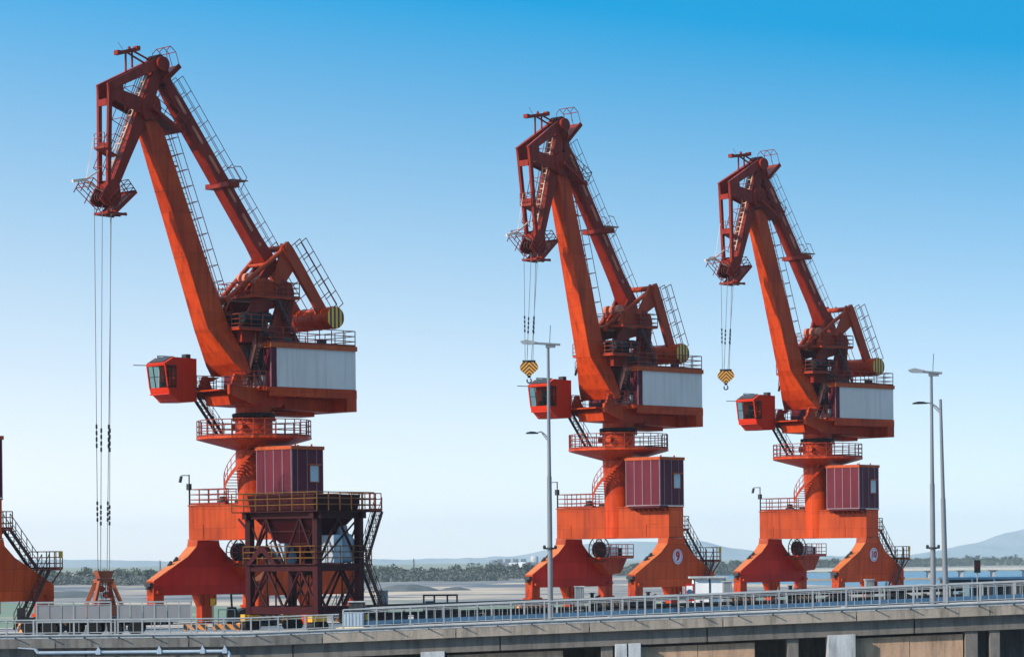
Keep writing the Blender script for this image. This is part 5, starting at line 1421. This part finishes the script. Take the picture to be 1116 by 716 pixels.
# works
WORKS = paint('works_grey_blue', (.15, .18, .21), (.11, .13, .15), (.18, .21, .24), .8)
def works(pxs, label, cat, name, build):
    p = at(pxs, 612, 1620); t = empty(name, (p.x, 1620, GROUND)); tag(t, label, cat); build(t)
Hh = lambda py: at(560, py, 1620).z - GROUND
def b1(t):
    m = MB(); m.box(-13, 13, -6, 6, 0, Hh(612.5)); m.build('hall', WORKS, t)
    for k in (-7, -2.6, 1.8, 6.2):
        m = MB(); m.box(k - 1.5, k + 1.5, -3, 3, Hh(612.5), Hh(608.8)); m.prism([(k - 1.5, Hh(610)), (k + 1.5, Hh(610)), (k + .8, Hh(611.4)), (k - .8, Hh(611.4))], -3.2, -3.0, 'y'); m.build('bin', WORKS, t)
    m = MB(); m.box(-2.0, 3.0, -6.6, -6.0, Hh(617), Hh(613)); m.build('panel', WHITE, t)
works(558.5, 'pale blue-grey works with four bins on its roof, far behind the flats', 'factory', 'factory', b1)
works(537, 'short rounded silo left of the far works', 'silo', 'silo', lambda t: (lambda m: (m.rev([(2.6, 0), (2.6, Hh(611)), (1.6, Hh(610)), (.4, Hh(609.8))], n=16), m.build('shell', WORKS, t)))(MB()))
works(582.5, 'tall pale silo right of the far works', 'silo', 'silo', lambda t: (lambda m: (m.rev([(2.2, 0), (2.2, Hh(606.5)), (1.4, Hh(605.8)), (.3, Hh(605.4))], n=16), m.build('shell', CONCL, t)))(MB()))
works(568.5, 'tiny white hut with pitched roof beside the far works', 'hut', 'hut', lambda t: (lambda m: (m.box(-2, 2, -60, -56, 0, 3.5 + Hh(619)), m.build('wall', WHITE, t), ))(MB()))
for pxm, yt, lab in ((174.5, 610.5, 'thin lattice mast on the horizon between grab and nearest crane'), (451, 608.5, 'thin lattice mast on the horizon right of the hopper')):
    p = at(pxm, 618, 1500); z1 = at(pxm, yt, 1500).z; t = empty('radio_mast', (p.x, 1500, GROUND)); tag(t, lab, 'mast')
    m = MB(); h = z1 - GROUND
    for a in range(3): m.tube((.7 * math.cos(a * 2.1), .7 * math.sin(a * 2.1), 0), (.1 * math.cos(a * 2.1), .1 * math.sin(a * 2.1), h), .12, 5)
    for k in range(10): m.tube((.5, 0, h * k / 10), (-.4, .3, h * (k + 1) / 10), .07, 4)
    m.build('lattice', DKGREY, t)
# mountains
MOUNT = leafmat('hazy_mountain_cover', (0.16, 0.20, 0.22), (0.24, 0.28, 0.30))  # pale blue-grey tone, air haze put into the slope colour
def mountain(d, pts, depth, seed):
    m = MB(); n = 160; r_ = 14; vs = []
    xs = [at(p[0], 607, d).x for p in pts]; zs = [at(p[0], p[1], d).z - GROUND for p in pts]
    for j in range(r_ + 1):
        t = j / r_; y = d - depth * (1 - t) if t <= 1 else d
        for i in range(n + 1):
            x = xs[0] + (xs[-1] - xs[0]) * i / n
            k = max(q for q in range(len(xs) - 1) if x >= xs[q] - 1e-6); f = (x - xs[k]) / (xs[k + 1] - xs[k]); f = f * f * (3 - 2 * f) * .5 + f * .5
            z = zs[k] + (zs[k + 1] - zs[k]) * f
            bump_ = mnoise.fractal(Vector((x * .006 + seed, y * .006, 1)), 1., 2., 4)
            vs.append((x, y, GROUND - 1 + max(0, z * (t ** .8) + bump_ * (2.5 + 9 * (1 - t) * t * 4) * (1 if z > 3 else .3))))
    # back slope
    for i in range(n + 1):
        p = vs[r_ * (n + 1) + i]; vs.append((p[0], d + depth, GROUND - 1))
    m.add(vs, [(j * (n + 1) + i, j * (n + 1) + i + 1, (j + 1) * (n + 1) + i + 1, (j + 1) * (n + 1) + i) for j in range(r_ + 1) for i in range(n)], True)
    m.build('hills', MOUNT, kind='structure')
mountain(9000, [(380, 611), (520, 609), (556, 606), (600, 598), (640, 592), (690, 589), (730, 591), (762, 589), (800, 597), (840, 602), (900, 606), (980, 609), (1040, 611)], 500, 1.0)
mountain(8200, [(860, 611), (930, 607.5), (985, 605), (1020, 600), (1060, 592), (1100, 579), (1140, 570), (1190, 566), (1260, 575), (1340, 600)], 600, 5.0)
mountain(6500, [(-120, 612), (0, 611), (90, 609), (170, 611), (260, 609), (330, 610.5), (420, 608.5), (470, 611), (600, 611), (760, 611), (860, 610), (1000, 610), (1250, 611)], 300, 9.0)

# ------------------------------------------------------------------ haze
hz = MB(); hz.box(-8200, 8200, -400, 9900, -12.2, 130)
hm = bpy.data.materials.new('haze_air'); hm.use_nodes = True; hn = hm.node_tree
hn.nodes.remove(hn.nodes['Principled BSDF'])
vp = hn.nodes.new('ShaderNodeVolumePrincipled'); vp.inputs['Density'].default_value = 0.00008; vp.inputs['Color'].default_value = (0.92, 0.95, 0.97, 1); vp.inputs['Anisotropy'].default_value = 0.5
hn.links.new(vp.outputs[0], hn.nodes['Material Output'].inputs['Volume'])
h = hz.build('haze', hm); h['kind'] = 'stuff'
